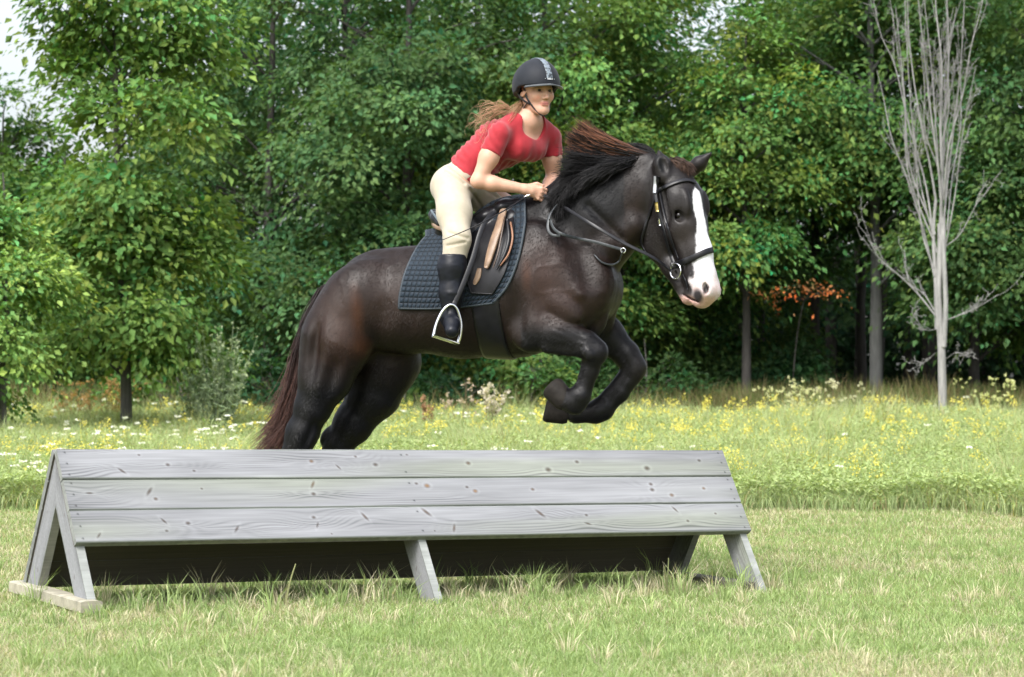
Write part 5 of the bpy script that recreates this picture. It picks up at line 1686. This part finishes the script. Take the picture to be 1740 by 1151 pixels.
def crown_leaves(Cc, Od, r, per, ls, rad, col, up=.9, var=.28, warm=.12):
    """Cc (m,3) spray centres, Od outward directions; per leaves each"""
    m_ = len(Cc); n = m_ * per
    c = np.repeat(Cc, per, 0); o = np.repeat(Od, per, 0)
    g = r.normal(size=(n, 3)); 
    tilt = np.repeat(unitrows(Od * [.45, .45, .1] + [0, 0, 1] + r.normal(size=(m_, 3)) * .3), per, 0)
    disp = g * rad * .55
    disp = disp - tilt * (np.sum(disp * tilt, -1, keepdims=True)) * .62
    rr_ = np.linalg.norm(disp, axis=-1, keepdims=True)
    disp[:, 2:3] -= rr_ ** 2 / rad * .35                       # sprays droop at their rims
    P = c + disp
    Nn = unitrows(tilt * up + r.normal(size=(n, 3)) * .42 + o * .25)
    D = unitrows(disp * .8 + o * .12 + r.normal(size=(n, 3)) * .08 - np.array([0, 0, .035]))
    L = ls * (.5 + .95 * r.random(n) ** 1.3)
    cl = (1 + var * r.normal(size=(m_, 1))).clip(.5, 1.7); wm = r.normal(size=(m_, 1)) * warm
    k = np.repeat(cl, per, 0) * (.86 + .28 * r.random((n, 1)))
    wv = np.repeat(wm, per, 0) + r.normal(size=(n, 1)) * .06
    colr = np.asarray(col) * k * (1 + wv * np.array([1.6, .35, -.3]))
    return P, D, Nn, L, colr.clip(.004, .9)

def tree(name, label, px, Y, h, crown, col, leaf=.15, nspray=230, per=42, trunk_r=.11, seed=0, cat='tree', group=None, rad=.55, lean=(0, 0), bark=None, hollow=.35, var=.25, warm=.12, per_noise=None, prop=True):
    """crown: list of (dx, z, rx, ry, rz, weight) ellipsoids around the trunk"""
    r = np.random.default_rng(seed)
    x = (px - 870) / FPX * Y
    base = np.array([x, Y, float(ground_z(x, Y)) - .05])
    root = empty(name, base, label, cat, group)
    tp = spline([base, base + [lean[0] * .3, 0, h * .3], base + [lean[0] * .7 + .05 * r.normal(), .05 * r.normal(), h * .65], base + [lean[0], lean[1], h * .95]], 24)
    t = np.linspace(0, 1, 24)
    mb = MB()
    R = trunk_r * (1 - t * .86) * (1 + .5 * np.exp(-t * 22))
    V, F = tube_arrays(tp, R[None], 12); V = V + .12 * trunk_r * fnoise(V, 6, seed)[:, None]
    mb.add(V, F)
    wsum = sum(c[5] for c in crown)
    Pl = []; Ol = []
    for (dx, z, rx, ry, rz, wt) in crown:
        k = int(nspray * wt / wsum)
        nb = max(3, k // 11)                                   # boughs, each a flat shelf of sprays
        bd = unitrows(r.normal(size=(nb, 3)))
        d = bd[r.integers(0, nb, k)]
        # uneven outline: radius wobbles with direction
        wob = 1 + .22 * fnoise(d * 1.6 + seed, 1.3, seed + 5, 2)
        rr = (hollow + (1 - hollow) * np.repeat(r.random(nb), -(-k // nb))[:k] ** .55) * wob if False else wob * (.55 + .45 * ((d * 91.7).sum(-1) % 1.0) ** .5)
        sh = r.normal(size=(k, 3)); sh = sh / np.maximum(1, np.linalg.norm(sh, axis=1, keepdims=True) / 1.3)
        c = base + np.array([dx, 0, z]) + d * rr[:, None] * [rx, ry, rz] + sh * np.array([.36, .34, .13]) * min(rx, rz) * 1.0
        c[:, 2] -= .10 * (sh[:, 0] ** 2 + sh[:, 1] ** 2) * min(rx, rz)
        d = unitrows(d + sh * .3)
        ok = c[:, 2] > .25
        Pl.append(c[ok]); Ol.append(unitrows(d * [1, 1, .8])[ok])
    Cc = np.concatenate(Pl); Od = np.concatenate(Ol)
    # limbs from the trunk to a share of the sprays
    sel = r.choice(len(Cc), min(len(Cc), 46), replace=False)
    K_ = 7; B = []
    for i in sel:
        c = Cc[i]; hz = np.clip((c[2] - base[2]) - .35 * np.linalg.norm((c - base)[:2]), .15 * h, .9 * h)
        s = tp[int(np.clip(hz / h * 24, 1, 22))]
        q = np.linspace(0, 1, K_)[:, None]
        B.append(s + (c - s) * q + np.array([0, 0, .12]) * np.sin(q * math.pi) * np.linalg.norm(c - s) + r.normal(size=(K_, 3)) * .04 * q)
    B = np.array(B)
    V, F = tube_arrays(B, (trunk_r * .26 * (1 - .8 * np.linspace(0, 1, K_)))[None] * (.6 + .7 * r.random((len(B), 1))), 5)
    mb.add(V, F)
    mb.build('trunk', bark or BARK, root)
    P, D, Nn, L, cl = crown_leaves(Cc, Od, r, per, leaf, rad, col, var=var, warm=warm)
    V, F, Cl = leaves(P, D, Nn, L, L * .62, cl)
    mk('crown', V, F, LEAF, root, Cl, smooth=False)
    return root
G_DARK = (.066, .130, .042); G_MID = (.090, .168, .046); G_YEL = (.128, .215, .055); G_BLUE = (.080, .150, .056); G_LIME = (.18, .30, .085)
tree('sapling_tree', 'slender young tree with loose bright green crown and thin dark trunk, left of the horse', 216, 30, 6.6,
     [(0, 2.4, 1.15, 1.0, 1.5, 3), (.05, 4.2, 1.12, 1.0, 1.5, 2.6), (.15, 5.9, 1.0, .9, 1.3, 2.0)], G_YEL, leaf=.110, nspray=680, per=36, trunk_r=.075, seed=101, rad=.36, hollow=.15, lean=(-.12, 0))
tree('lime_tree', 'yellow green bushy tree cut off by the left edge of the picture', 5, 28, 3.6,
     [(-.1, 1.9, .85, .8, 1.2, 2), (-.3, 2.7, .6, .7, .8, 1)], G_LIME, leaf=.080, nspray=330, per=44, trunk_r=.06, seed=102, rad=.34, hollow=.2)
tree('background_tree', 'distant tree with a ragged top against the white sky at the top left corner', 5, 44, 5.8,
     [(-.4, 5.2, 1.1, 1.3, 2.0, .7), (.5, 4.0, 1.6, 1.2, 1.6, 1.3)], G_MID, leaf=.13, nspray=260, per=40, trunk_r=.09, seed=103, rad=.42)
W = 'trees at the edge of the wood'
def wood(px, Y, h, crown, col, label, seed, **kw):
    kw.setdefault('trunk_r', .10)
    kw.setdefault('leaf', .105); kw.setdefault('nspray', 520); kw.setdefault('per', 72); kw.setdefault('rad', .46)
    kw.setdefault('bark', BARKD)
    tree('woodland_tree', label, px, Y, h, crown, col, seed=seed, group=W, **kw)
def full(w_=2.3, h=11, lo=0.6):
    return [(0, lo + 1.6, w_, w_ * .8, 1.9, 1.5), (.2, lo + 4.0, w_ * 1.05, w_ * .85, 2.2, 1.8), (-.2, lo + 6.8, w_, w_ * .8, 2.3, 1.4), (0, lo + 9.0, w_ * .7, w_ * .7, 1.8, .5)]
wood(110, 43, 5.2, [(0, 1.8, 2.2, 1.5, 1.7, 1), (-.1, 3.9, 1.9, 1.3, 1.5, 1)], G_MID, 'low mid green tree behind the slender tree at the left', 111)
wood(345, 44, 9, full(1.7, 9, .2), G_MID, 'broad green tree directly right of the slender young tree, sky showing through its top', 112, nspray=250)
wood(455, 40, 11, full(2.3), G_BLUE, 'large bluish green oak like tree above the tail of the horse', 113)
wood(590, 43, 11.5, full(2.4), G_DARK, "dark green tree above the horse's croup", 114)
wood(690, 39, 11, full(2.0, 11, .9), G_BLUE, "bluish green tree with drooping sprays directly left of the rider's back", 115)
wood(815, 44, 12, full(2.5), G_MID, "mid green tree behind the rider's shoulders", 116)
wood(925, 40.5, 11, [(0, 7.2, 2.1, 1.7, 2.2, 1.5), (.1, 4.2, 2.0, 1.6, 2.0, 1.2), (0, 1.8, 1.9, 1.5, 1.6, .8)], G_YEL, "yellowish green tree rising right behind the rider's helmet", 117, var=.3, warm=.18)
wood(1060, 42.5, 11, [(0, 6.4, 1.8, 1.6, 2.0, 1.4), (-.2, 3.6, 2.1, 1.7, 2.0, 1.5), (0, 1.5, 1.9, 1.5, 1.4, .8)], G_MID, "green tree behind the horse's mane and ears", 118)
wood(1185, 44, 7.0, [(0, 3.2, 1.9, 1.5, 2.1, 1), (.3, 5.0, 1.2, 1.2, 1.2, .6)], G_DARK, "lower dark tree above the horse's face under the gap of sky", 119)
wood(1268, 40, 7.2, [(0, 5.2, 1.35, 1.2, 1.7, 1.4), (-.5, 3.9, 1.1, 1.1, 1.0, .7)], G_YEL, 'yellow green tree to the right of the horse head, above the orange leaves', 120, trunk_r=.09, var=.3, warm=.18, nspray=240)
wood(1385, 44, 10, [(0, 6.2, 2.2, 1.7, 1.8, 1), (.2, 4.6, 1.8, 1.6, .9, .5), (.3, 8.0, 1.6, 1.4, 1.6, .6)], G_DARK, 'dark green tree left of the bare dead tree, with a hollow beneath it', 121)
wood(1488, 40.5, 10.5, [(0, 6.6, 2.0, 1.6, 2.0, 1), (.1, 4.2, 2.1, 1.6, 1.1, .8), (.2, 8.8, 1.5, 1.4, 1.4, .5)], G_MID, 'green tree with a grey trunk standing in the dark hollow left of the dead tree', 122, trunk_r=.12, bark=mat_bark('grey_bark', (.085, .088, .085)))
wood(1655, 42, 11, [(0, 7.0, 2.2, 1.7, 2.2, 1), (0, 4.0, 2.1, 1.6, 1.4, .9), (.2, 2.3, 1.3, 1.2, .9, .45)], G_MID, 'green tree with low sweeping branches directly behind the dead tree', 123)
wood(1770, 38.5, 10.5, [(-.1, 6.8, 1.9, 1.6, 2.2, 1), (-.5, 3.6, 1.6, 1.4, 1.4, .9)], G_DARK, 'dark green tree at the right edge of the picture', 124)

def far_wood():
    """the rest of the wood, one mass of trunks and foliage going back from its edge"""
    r = np.random.default_rng(77)
    m_ = 2900
    x = (r.random(m_) * 2 - 1) * 17; y = 46 + 16 * r.random(m_) ** 1.2
    pxx = 870 + x / y * FPX
    top = np.interp(pxx, [-200, 0, 300, 345, 420, 1120, 1165, 1205, 1250, 1310, 1335, 1375, 1420, 2000], [4.6, 4.9, 5.4, 8.0, 11.5, 11.5, 7.2, 6.9, 8.8, 9.6, 9.1, 9.0, 11.5, 11.5]) * (y / 52)
    z = .3 + (top - .3) * r.random(m_) ** .85
    right = np.interp(pxx, [1180, 1260], [0, 1])
    ok = ~((right > r.random(m_)) & (z < 2.6) & (y < 56))
    x, y, z = x[ok], y[ok], z[ok]
    Cc = np.stack([x, y, z], -1); Od = unitrows(np.stack([r.normal(size=len(x)) * .5, -np.ones(len(x)), .3 * np.ones(len(x))], -1))
    P, D, Nn, L, cl = crown_leaves(Cc, Od, r, 46, .20, 1.15, (.042, .100, .040), var=.3)  # leaf colour lowered, the shade of the depth put into it
    V, F, Cl = leaves(P, D, Nn, L, L * .65, cl)
    mb = MB(); mb.add(V, None, F, Cl)
    o = mb.build('far_wood', LEAF, None, smooth=False)
    tag(o, 'deep mass of woodland foliage behind the front row of trees', 'wood', kind='stuff')
    m_ = 1700
    x = (r.random(m_) * 2 - 1) * 18; y = 52 + 12 * r.random(m_); z = .2 + 4.0 * r.random(m_)
    Cc = np.stack([x, y, z], -1)
    P, D, Nn, L, cl = crown_leaves(Cc, np.tile([0, -1.0, .3], (m_, 1)), r, 46, .24, 1.2, (.020, .048, .020), var=.3)  # darker still: forest shade put into the undergrowth's leaf colour
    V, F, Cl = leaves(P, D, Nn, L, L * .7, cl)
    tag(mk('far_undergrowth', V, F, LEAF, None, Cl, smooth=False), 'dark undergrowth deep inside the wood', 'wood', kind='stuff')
    n = 70
    x = -4.5 + r.random(n) * 21; y = 45 + 17 * r.random(n)
    Bp = np.stack([np.stack([x + .2 * r.normal(size=n) * k, y, np.full(n, -.05 + 7.0 * k)], -1) for k in (0, .35, .7, 1)], 1)
    V, F = tube_arrays(Bp, (.07 + .08 * r.random((n, 1))) * np.array([[1.2, .9, .7, .5]]), 7)
    o = mk('far_trunks', V, F, BARKD, None); tag(o, 'dim trunks deep inside the wood', 'wood', kind='stuff')
far_wood()

# ------------------------------------------------------------------ shrubs along the wood
def shrub(px, Y, w_, h, col, label, seed, name='shrub', leaf=.11, nspray=90, per=40, group='shrubs along the edge of the wood', rad=.33):
    tree(name, label, px, Y, h * .9, [(0, h * .45, w_, w_ * .7, h * .52, 1)], col, leaf=leaf, nspray=nspray, per=per, trunk_r=.025, seed=seed, cat='shrub', group=group, rad=rad)
shrub(455, 36.5, 1.0, 1.5, (.036, .088, .036), 'dark green shrub directly left of the tail of the horse', 201)
shrub(300, 37, 1.1, 1.3, G_MID, 'green shrub behind the trunk of the slender young tree', 202)
shrub(690, 37, .9, 1.2, G_MID, "green shrub between the horse's hind legs and belly", 203)
shrub(790, 38, 1.0, 1.3, (.036, .088, .036), "dark shrub below the middle of the horse's belly", 204)
shrub(905, 37.5, .8, 1.5, G_MID, 'bright leafed shrub just left of the folded forelegs', 205)
shrub(1095, 38.5, 1.1, 2.0, (.030, .070, .022), "tall dark shrub right behind the horse's chest and knees", 206, nspray=150)  # leaves darkened, shade of the wood's edge put into their colour
shrub(1180, 40.5, .9, 1.2, (.026, .060, .020), "dark shrub below the horse's muzzle", 207)  # shade put into the leaf colour here too
shrub(1330, 41, 1.3, 1.5, (.022, .060, .022), 'dim green shrub in the hollow below the orange leaves', 208, nspray=130)  # shade of the hollow put into a lowered leaf colour
shrub(1600, 40, .9, 1.2, (.036, .088, .036), 'low dark shrub behind the foot of the dead tree', 209)

def orange_sapling():
    r = np.random.default_rng(5)
    b0 = at(1345, 676, 39.5); b0[2] = 0
    root = empty('autumn_sapling', b0, 'small sapling with orange autumn leaves in the dark hollow of the wood', 'tree')
    pts = [at(1348, 640, 39.9), at(1356, 560, 39.9), at(1366, 512, 39.8)]
    mb = MB()
    V, F = tube_arrays(spline([b0] + pts, 14), np.linspace(.011, .007, 14)[None], 6); mb.add(V, F)
    tips = [(1295, 500), (1312, 498), (1330, 492), (1345, 486), (1362, 487), (1380, 488), (1398, 488), (1415, 494), (1424, 497), (1318, 515), (1345, 500), (1375, 498), (1404, 500)]
    for t in tips:
        V, F = tube_arrays(spline([pts[2], pts[2] * .5 + at(t[0], t[1], 39.5) * .5 + [0, 0, .06], at(t[0], t[1], 39.4)], 8), np.linspace(.006, .003, 8)[None], 5); mb.add(V, F)
    mb.build('trunk', BARKD, root)
    c = np.array([at(a + r.normal() * 3, b - 1 + r.normal() * 3, 39.4 + r.normal() * .15) for a, b in tips for _ in range(2)])
    P, D, Nn, L, cl = crown_leaves(c, unitrows(r.normal(size=(len(c), 3))), r, 9, .065, .16, (.50, .19, .07), var=.3, warm=.3)
    V, F, Cl = leaves(P, D, Nn, L, L * .5, cl)
    mk('crown', V, F, LEAF, root, Cl, smooth=False)
orange_sapling()

def dead_tree():
    r = np.random.default_rng(12)
    Y = 34.5
    b = at(1603, 690, Y); b[2] = -.05
    root = empty('dead_tree', b, 'bare pale grey dead tree with many thin upright branches at the right', 'tree')
    mb = MB()
    def tube(pts, r0, r1, n=16, s=8):
        P = spline(pts, n)
        V, F = tube_arrays(P, np.linspace(r0, r1, n)[None], s); mb.add(V + .1 * r0 * fnoise(V, 9, 3)[:, None], F)
        return P
    A = lambda x, y, d=0.0: at(x, y, Y + d)
    main = tube([b, A(1601, 640), A(1598, 560), A(1594, 500), A(1598, 430), A(1598, 380)], .066, .044, 26, 12)
    s2 = tube([A(1604, 590, -.05), A(1607, 520, -.06), A(1604, 440, -.05), A(1603, 370, 0)], .036, .032)
    s3 = tube([A(1592, 560, .03), A(1590, 480, .02), A(1586, 400, .02), A(1590, 340)], .032, .022)
    stems = []
    def stem(pts, r0, r1):
        r0 *= .72; r1 *= .62
        P = tube(pts, r0, r1, 22, 7); stems.append((P, r0, r1))
    stem([A(1598, 390), A(1601, 300, .1), A(1606, 200, .2), A(1612, 90, .2), A(1607, -40, .2)], .036, .009)
    stem([A(1601, 380), A(1596, 300, -.1), A(1584, 210, -.2), A(1572, 110, -.2), A(1560, 0, -.2), A(1552, -60, -.2)], .026, .006)
    stem([A(1590, 340), A(1580, 280), A(1565, 210), A(1552, 130), A(1543, 40), A(1541, -40)], .023, .006)
    stem([A(1586, 400), A(1572, 310, .1), A(1545, 215, .2), A(1520, 110, .2), A(1497, 60, .2), A(1480, -20, .2)], .021, .006)
    stem([A(1603, 340), A(1612, 250, -.15), A(1635, 165, -.2), A(1650, 80, -.3), A(1668, 10, -.3), A(1676, -50, -.3)], .021, .006)
    stem([A(1604, 370), A(1612, 290, .2), A(1624, 190, .3), A(1634, 90, .3), A(1640, -30, .3)], .021, .006)
    stem([A(1600, 290), A(1598, 200), A(1600, 110), A(1590, 10), A(1592, -50)], .030, .010)
    stem([A(1588, 470), A(1566, 380, .1), A(1540, 300, .15), A(1515, 235, .2), A(1500, 160, .2), A(1490, 120, .2)], .022, .006)
    stem([A(1586, 455), A(1568, 400), A(1560, 330), A(1555, 260), A(1552, 200)], .018, .005)
    stem([A(1592, 540), A(1560, 500), A(1530, 470), A(1495, 440), A(1478, 410)], .020, .006)
    stem([A(1592, 535), A(1570, 500, .1), A(1545, 480, .1), A(1537, 430, .1)], .014, .005)
    stem([A(1606, 545), A(1632, 535), A(1665, 520), A(1697, 500)], .014, .005)
    stem([A(1606, 420), A(1630, 400, -.1), A(1650, 365, -.1), A(1668, 330, -.1)], .013, .004)
    stem([A(1592, 560), A(1572, 560, -.2), A(1555, 540, -.2), A(1548, 528, -.2)], .008, .003)
    stem([A(1607, 610), A(1625, 600, -.2), A(1645, 605, -.2)], .006, .003)
    stem([A(1590, 600), A(1575, 612, .1), A(1562, 622, .1)], .006, .003)
    for i in range(9):
        x1 = 1492 + 175 * r.random(); y0 = 250 + 190 * r.random(); x0 = 1597 + 6 * r.normal() + (x1 - 1597) * .15; dd = .5 * r.normal()
        y1 = -60 + 200 * r.random() ** 2
        stem([A(x0, y0), A(x0 + (x1 - x0) * .38 + 9 * r.normal(), y0 + (y1 - y0) * .30, dd * .4), A(x0 + (x1 - x0) * .72 + 11 * r.normal(), y0 + (y1 - y0) * .62, dd * .8), A(x1, y1, dd)], .016, .006)
    # twigs: shallow angles, reaching upwards; two generations
    def twigs(src, k, l0, l1, ang, ratio):
        out = []
        Pn = []; Rn = []
        for P, r0, r1 in src:
            n = len(P)
            for _ in range(max(1, int(k * (.35 + 22 * r0)) if r0 < .03 else k)):
                i = r.integers(4, n - 2); t = i / n
                T = unit(P[i + 1] - P[i]); side = unit(np.cross(T, r.normal(size=3)))
                d = unit(T * math.cos(ang) + side * math.sin(ang) * (.6 + .8 * r.random()))
                L = (l0 + (l1 - l0) * r.random() ** 1.6) * min(1, .06 + 30 * r0)
                q = np.linspace(0, 1, 9)[:, None]
                B = P[i] + d * L * q + (unit(T + np.array([0, 0, .9])) - d) * L * .45 * q ** 2 + np.cumsum(r.normal(size=(9, 3)), 0) * .018 * q
                rr = max(.0026, (r0 + (r1 - r0) * t) * ratio)
                Pn.append(B); Rn.append(np.linspace(rr, .0028, 9)); out.append((B, rr, .003))
        V, F = tube_arrays(np.array(Pn), np.array(Rn), 5); mb.add(V, F)
        return out
    g1 = twigs(stems, 15, .5, 1.7, .30, .36)
    g2 = twigs(g1, 5, .15, .55, .50, .55)
    twigs([g for g in g2 if r.random() < .5], 1, .12, .3, .6, .7)
    mb.build('trunk', BARKG, root)
dead_tree()

def stalky(name, label, px, Y, n, h, spread, col, headcol, seed, heads=6, head_size=.02, cat='plant', group=None, base_py=None, leafy=10, spike=False):
    """tall weeds: bunch of stalks with leaves and seed heads"""
    r = np.random.default_rng(seed)
    x = (px - 870) / FPX * Y
    base = np.array([x, Y, float(ground_z(x, Y))])
    root = empty(name, base, label, cat, group)
    mb = MB(); hd = MB()
    B = []; R = []
    for i in range(n):
        a = r.random() * 6.28; d = np.array([math.cos(a), math.sin(a) * .6, 0])
        s = base + d * spread * .25 * r.random(); H = h * (.6 + .45 * r.random())
        q = np.linspace(0, 1, 10)[:, None]
        B.append(s + np.array([0, 0, H]) * q + d * spread * q ** 1.5 * r.random() + r.normal(size=3) * [.03, .03, 0] * q)
        R.append(np.linspace(.006, .003, 10))
    B = np.array(B)
    V, F = tube_arrays(B, np.array(R), 5); mb.add(V, F, col=np.array(col) * .8)
    # leaves
    k = leafy * n
    ii = r.integers(0, n, k); jj = r.integers(1, 9, k)
    c = B[ii, jj] + r.normal(size=(k, 3)) * .02
    D = unitrows(r.normal(size=(k, 3)) * [1, 1, .4] + [0, 0, .8]); c = c + D * .03
    V, F, Cl = leaves(c, D, unitrows(r.normal(size=(k, 3)) + [0, -.5, .6]), .07 + .05 * r.random(k), .016 + .01 * r.random(k), np.array(col) * (.7 + .6 * r.random((k, 1))))
    mb.add(V, None, F, Cl)
    if heads:
        c = []
        for i in range(n):
            for j in range(heads):
                t_ = B[i, -1 - (j % 5 if spike else 0)]
                c.append(t_ + r.normal(size=3) * ([.008, .008, .02] if spike else [.05, .05, .045]))
        c = np.repeat(np.array(c), 8, 0); kk = len(c)
        c = c + r.normal(size=(kk, 3)) * head_size * .4
        V, F, Cl = leaves(c, unitrows(r.normal(size=(kk, 3))), unitrows(r.normal(size=(kk, 3))), np.full(kk, head_size), np.full(kk, head_size * .8), np.array(headcol) * (.75 + .4 * r.random((kk, 1))))
        mb.add(V, None, F, Cl)
    mb.build('foliage', LEAF, root, smooth=False)
    return root
stalky('weed_clump', 'grey green feathery weed clump with tall pale spikes right of the slender young tree', 372, 29.5, 70, 1.62, .45, (.24, .31, .19), (.58, .64, .45), 301, heads=5, head_size=.018, spike=True, leafy=34)
stalky('weed_clump', 'small grey green weed clump left of the feathery one', 330, 29.8, 26, .95, .3, (.22, .29, .17), (.40, .42, .26), 302, heads=4, head_size=.015, spike=True, leafy=24)
stalky('thistle', "thistle with fluffy off-white seed heads below the horse's belly, right of the hind legs", 826, 31, 9, .92, .30, (.20, .17, .09), (.62, .56, .50), 303, heads=6, head_size=.036, leafy=6)
stalky('thistle', 'thinner thistle with brownish white seed heads just left of the fluffy one', 787, 31.3, 6, .98, .18, (.22, .16, .10), (.52, .42, .35), 304, heads=4, head_size=.032, leafy=6)
stalky('dock_plant', 'reddish brown seed stalk right behind the far hind leg', 728, 31, 4, .85, .1, (.22, .13, .08), (.40, .24, .15), 305, heads=8, head_size=.035, leafy=4, spike=True)
stalky('dock_plant', 'reddish brown seed stalk between the tail and the feathery weeds', 468, 30.5, 4, .80, .12, (.22, .16, .08), (.45, .30, .18), 306, heads=8, head_size=.035, leafy=4, spike=True)
stalky('weed_stalks', 'pale yellow flower stalks taller than the meadow, straight below the orange leaves', 1345, 35, 16, .98, .55, (.22, .28, .10), (.66, .66, .40), 307, heads=6, head_size=.028, leafy=5)
stalky('weed_stalks', 'pale flower stalks standing taller than the meadow between hollow and dead tree', 1430, 35, 12, .95, .5, (.22, .24, .10), (.62, .60, .44), 308, heads=6, head_size=.028, leafy=5)
stalky('weed_stalks', 'pale yellow flower stalks at the right edge beyond the dead tree', 1700, 34.5, 12, 1.0, .45, (.22, .28, .10), (.60, .62, .32), 309, heads=6, head_size=.028, leafy=5)
stalky('brown_weeds', 'rusty brown weeds under the left trees beside the slender trunk', 165, 33, 34, .95, .55, (.20, .17, .07), (.34, .22, .09), 310, heads=5, head_size=.03, leafy=10)
stalky('grass_stalk', 'thin pale weed stalk growing in front of the dark underside of the jump', 482, 11.35, 1, .22, .12, (.35, .36, .18), (.5, .5, .3), 311, heads=0, leafy=0)
stalky('grass_stalk', 'small pale weed stalk by the right legs of the jump', 1138, 12.3, 2, .17, .10, (.20, .22, .10), (.3, .32, .15), 312, heads=0, leafy=0)
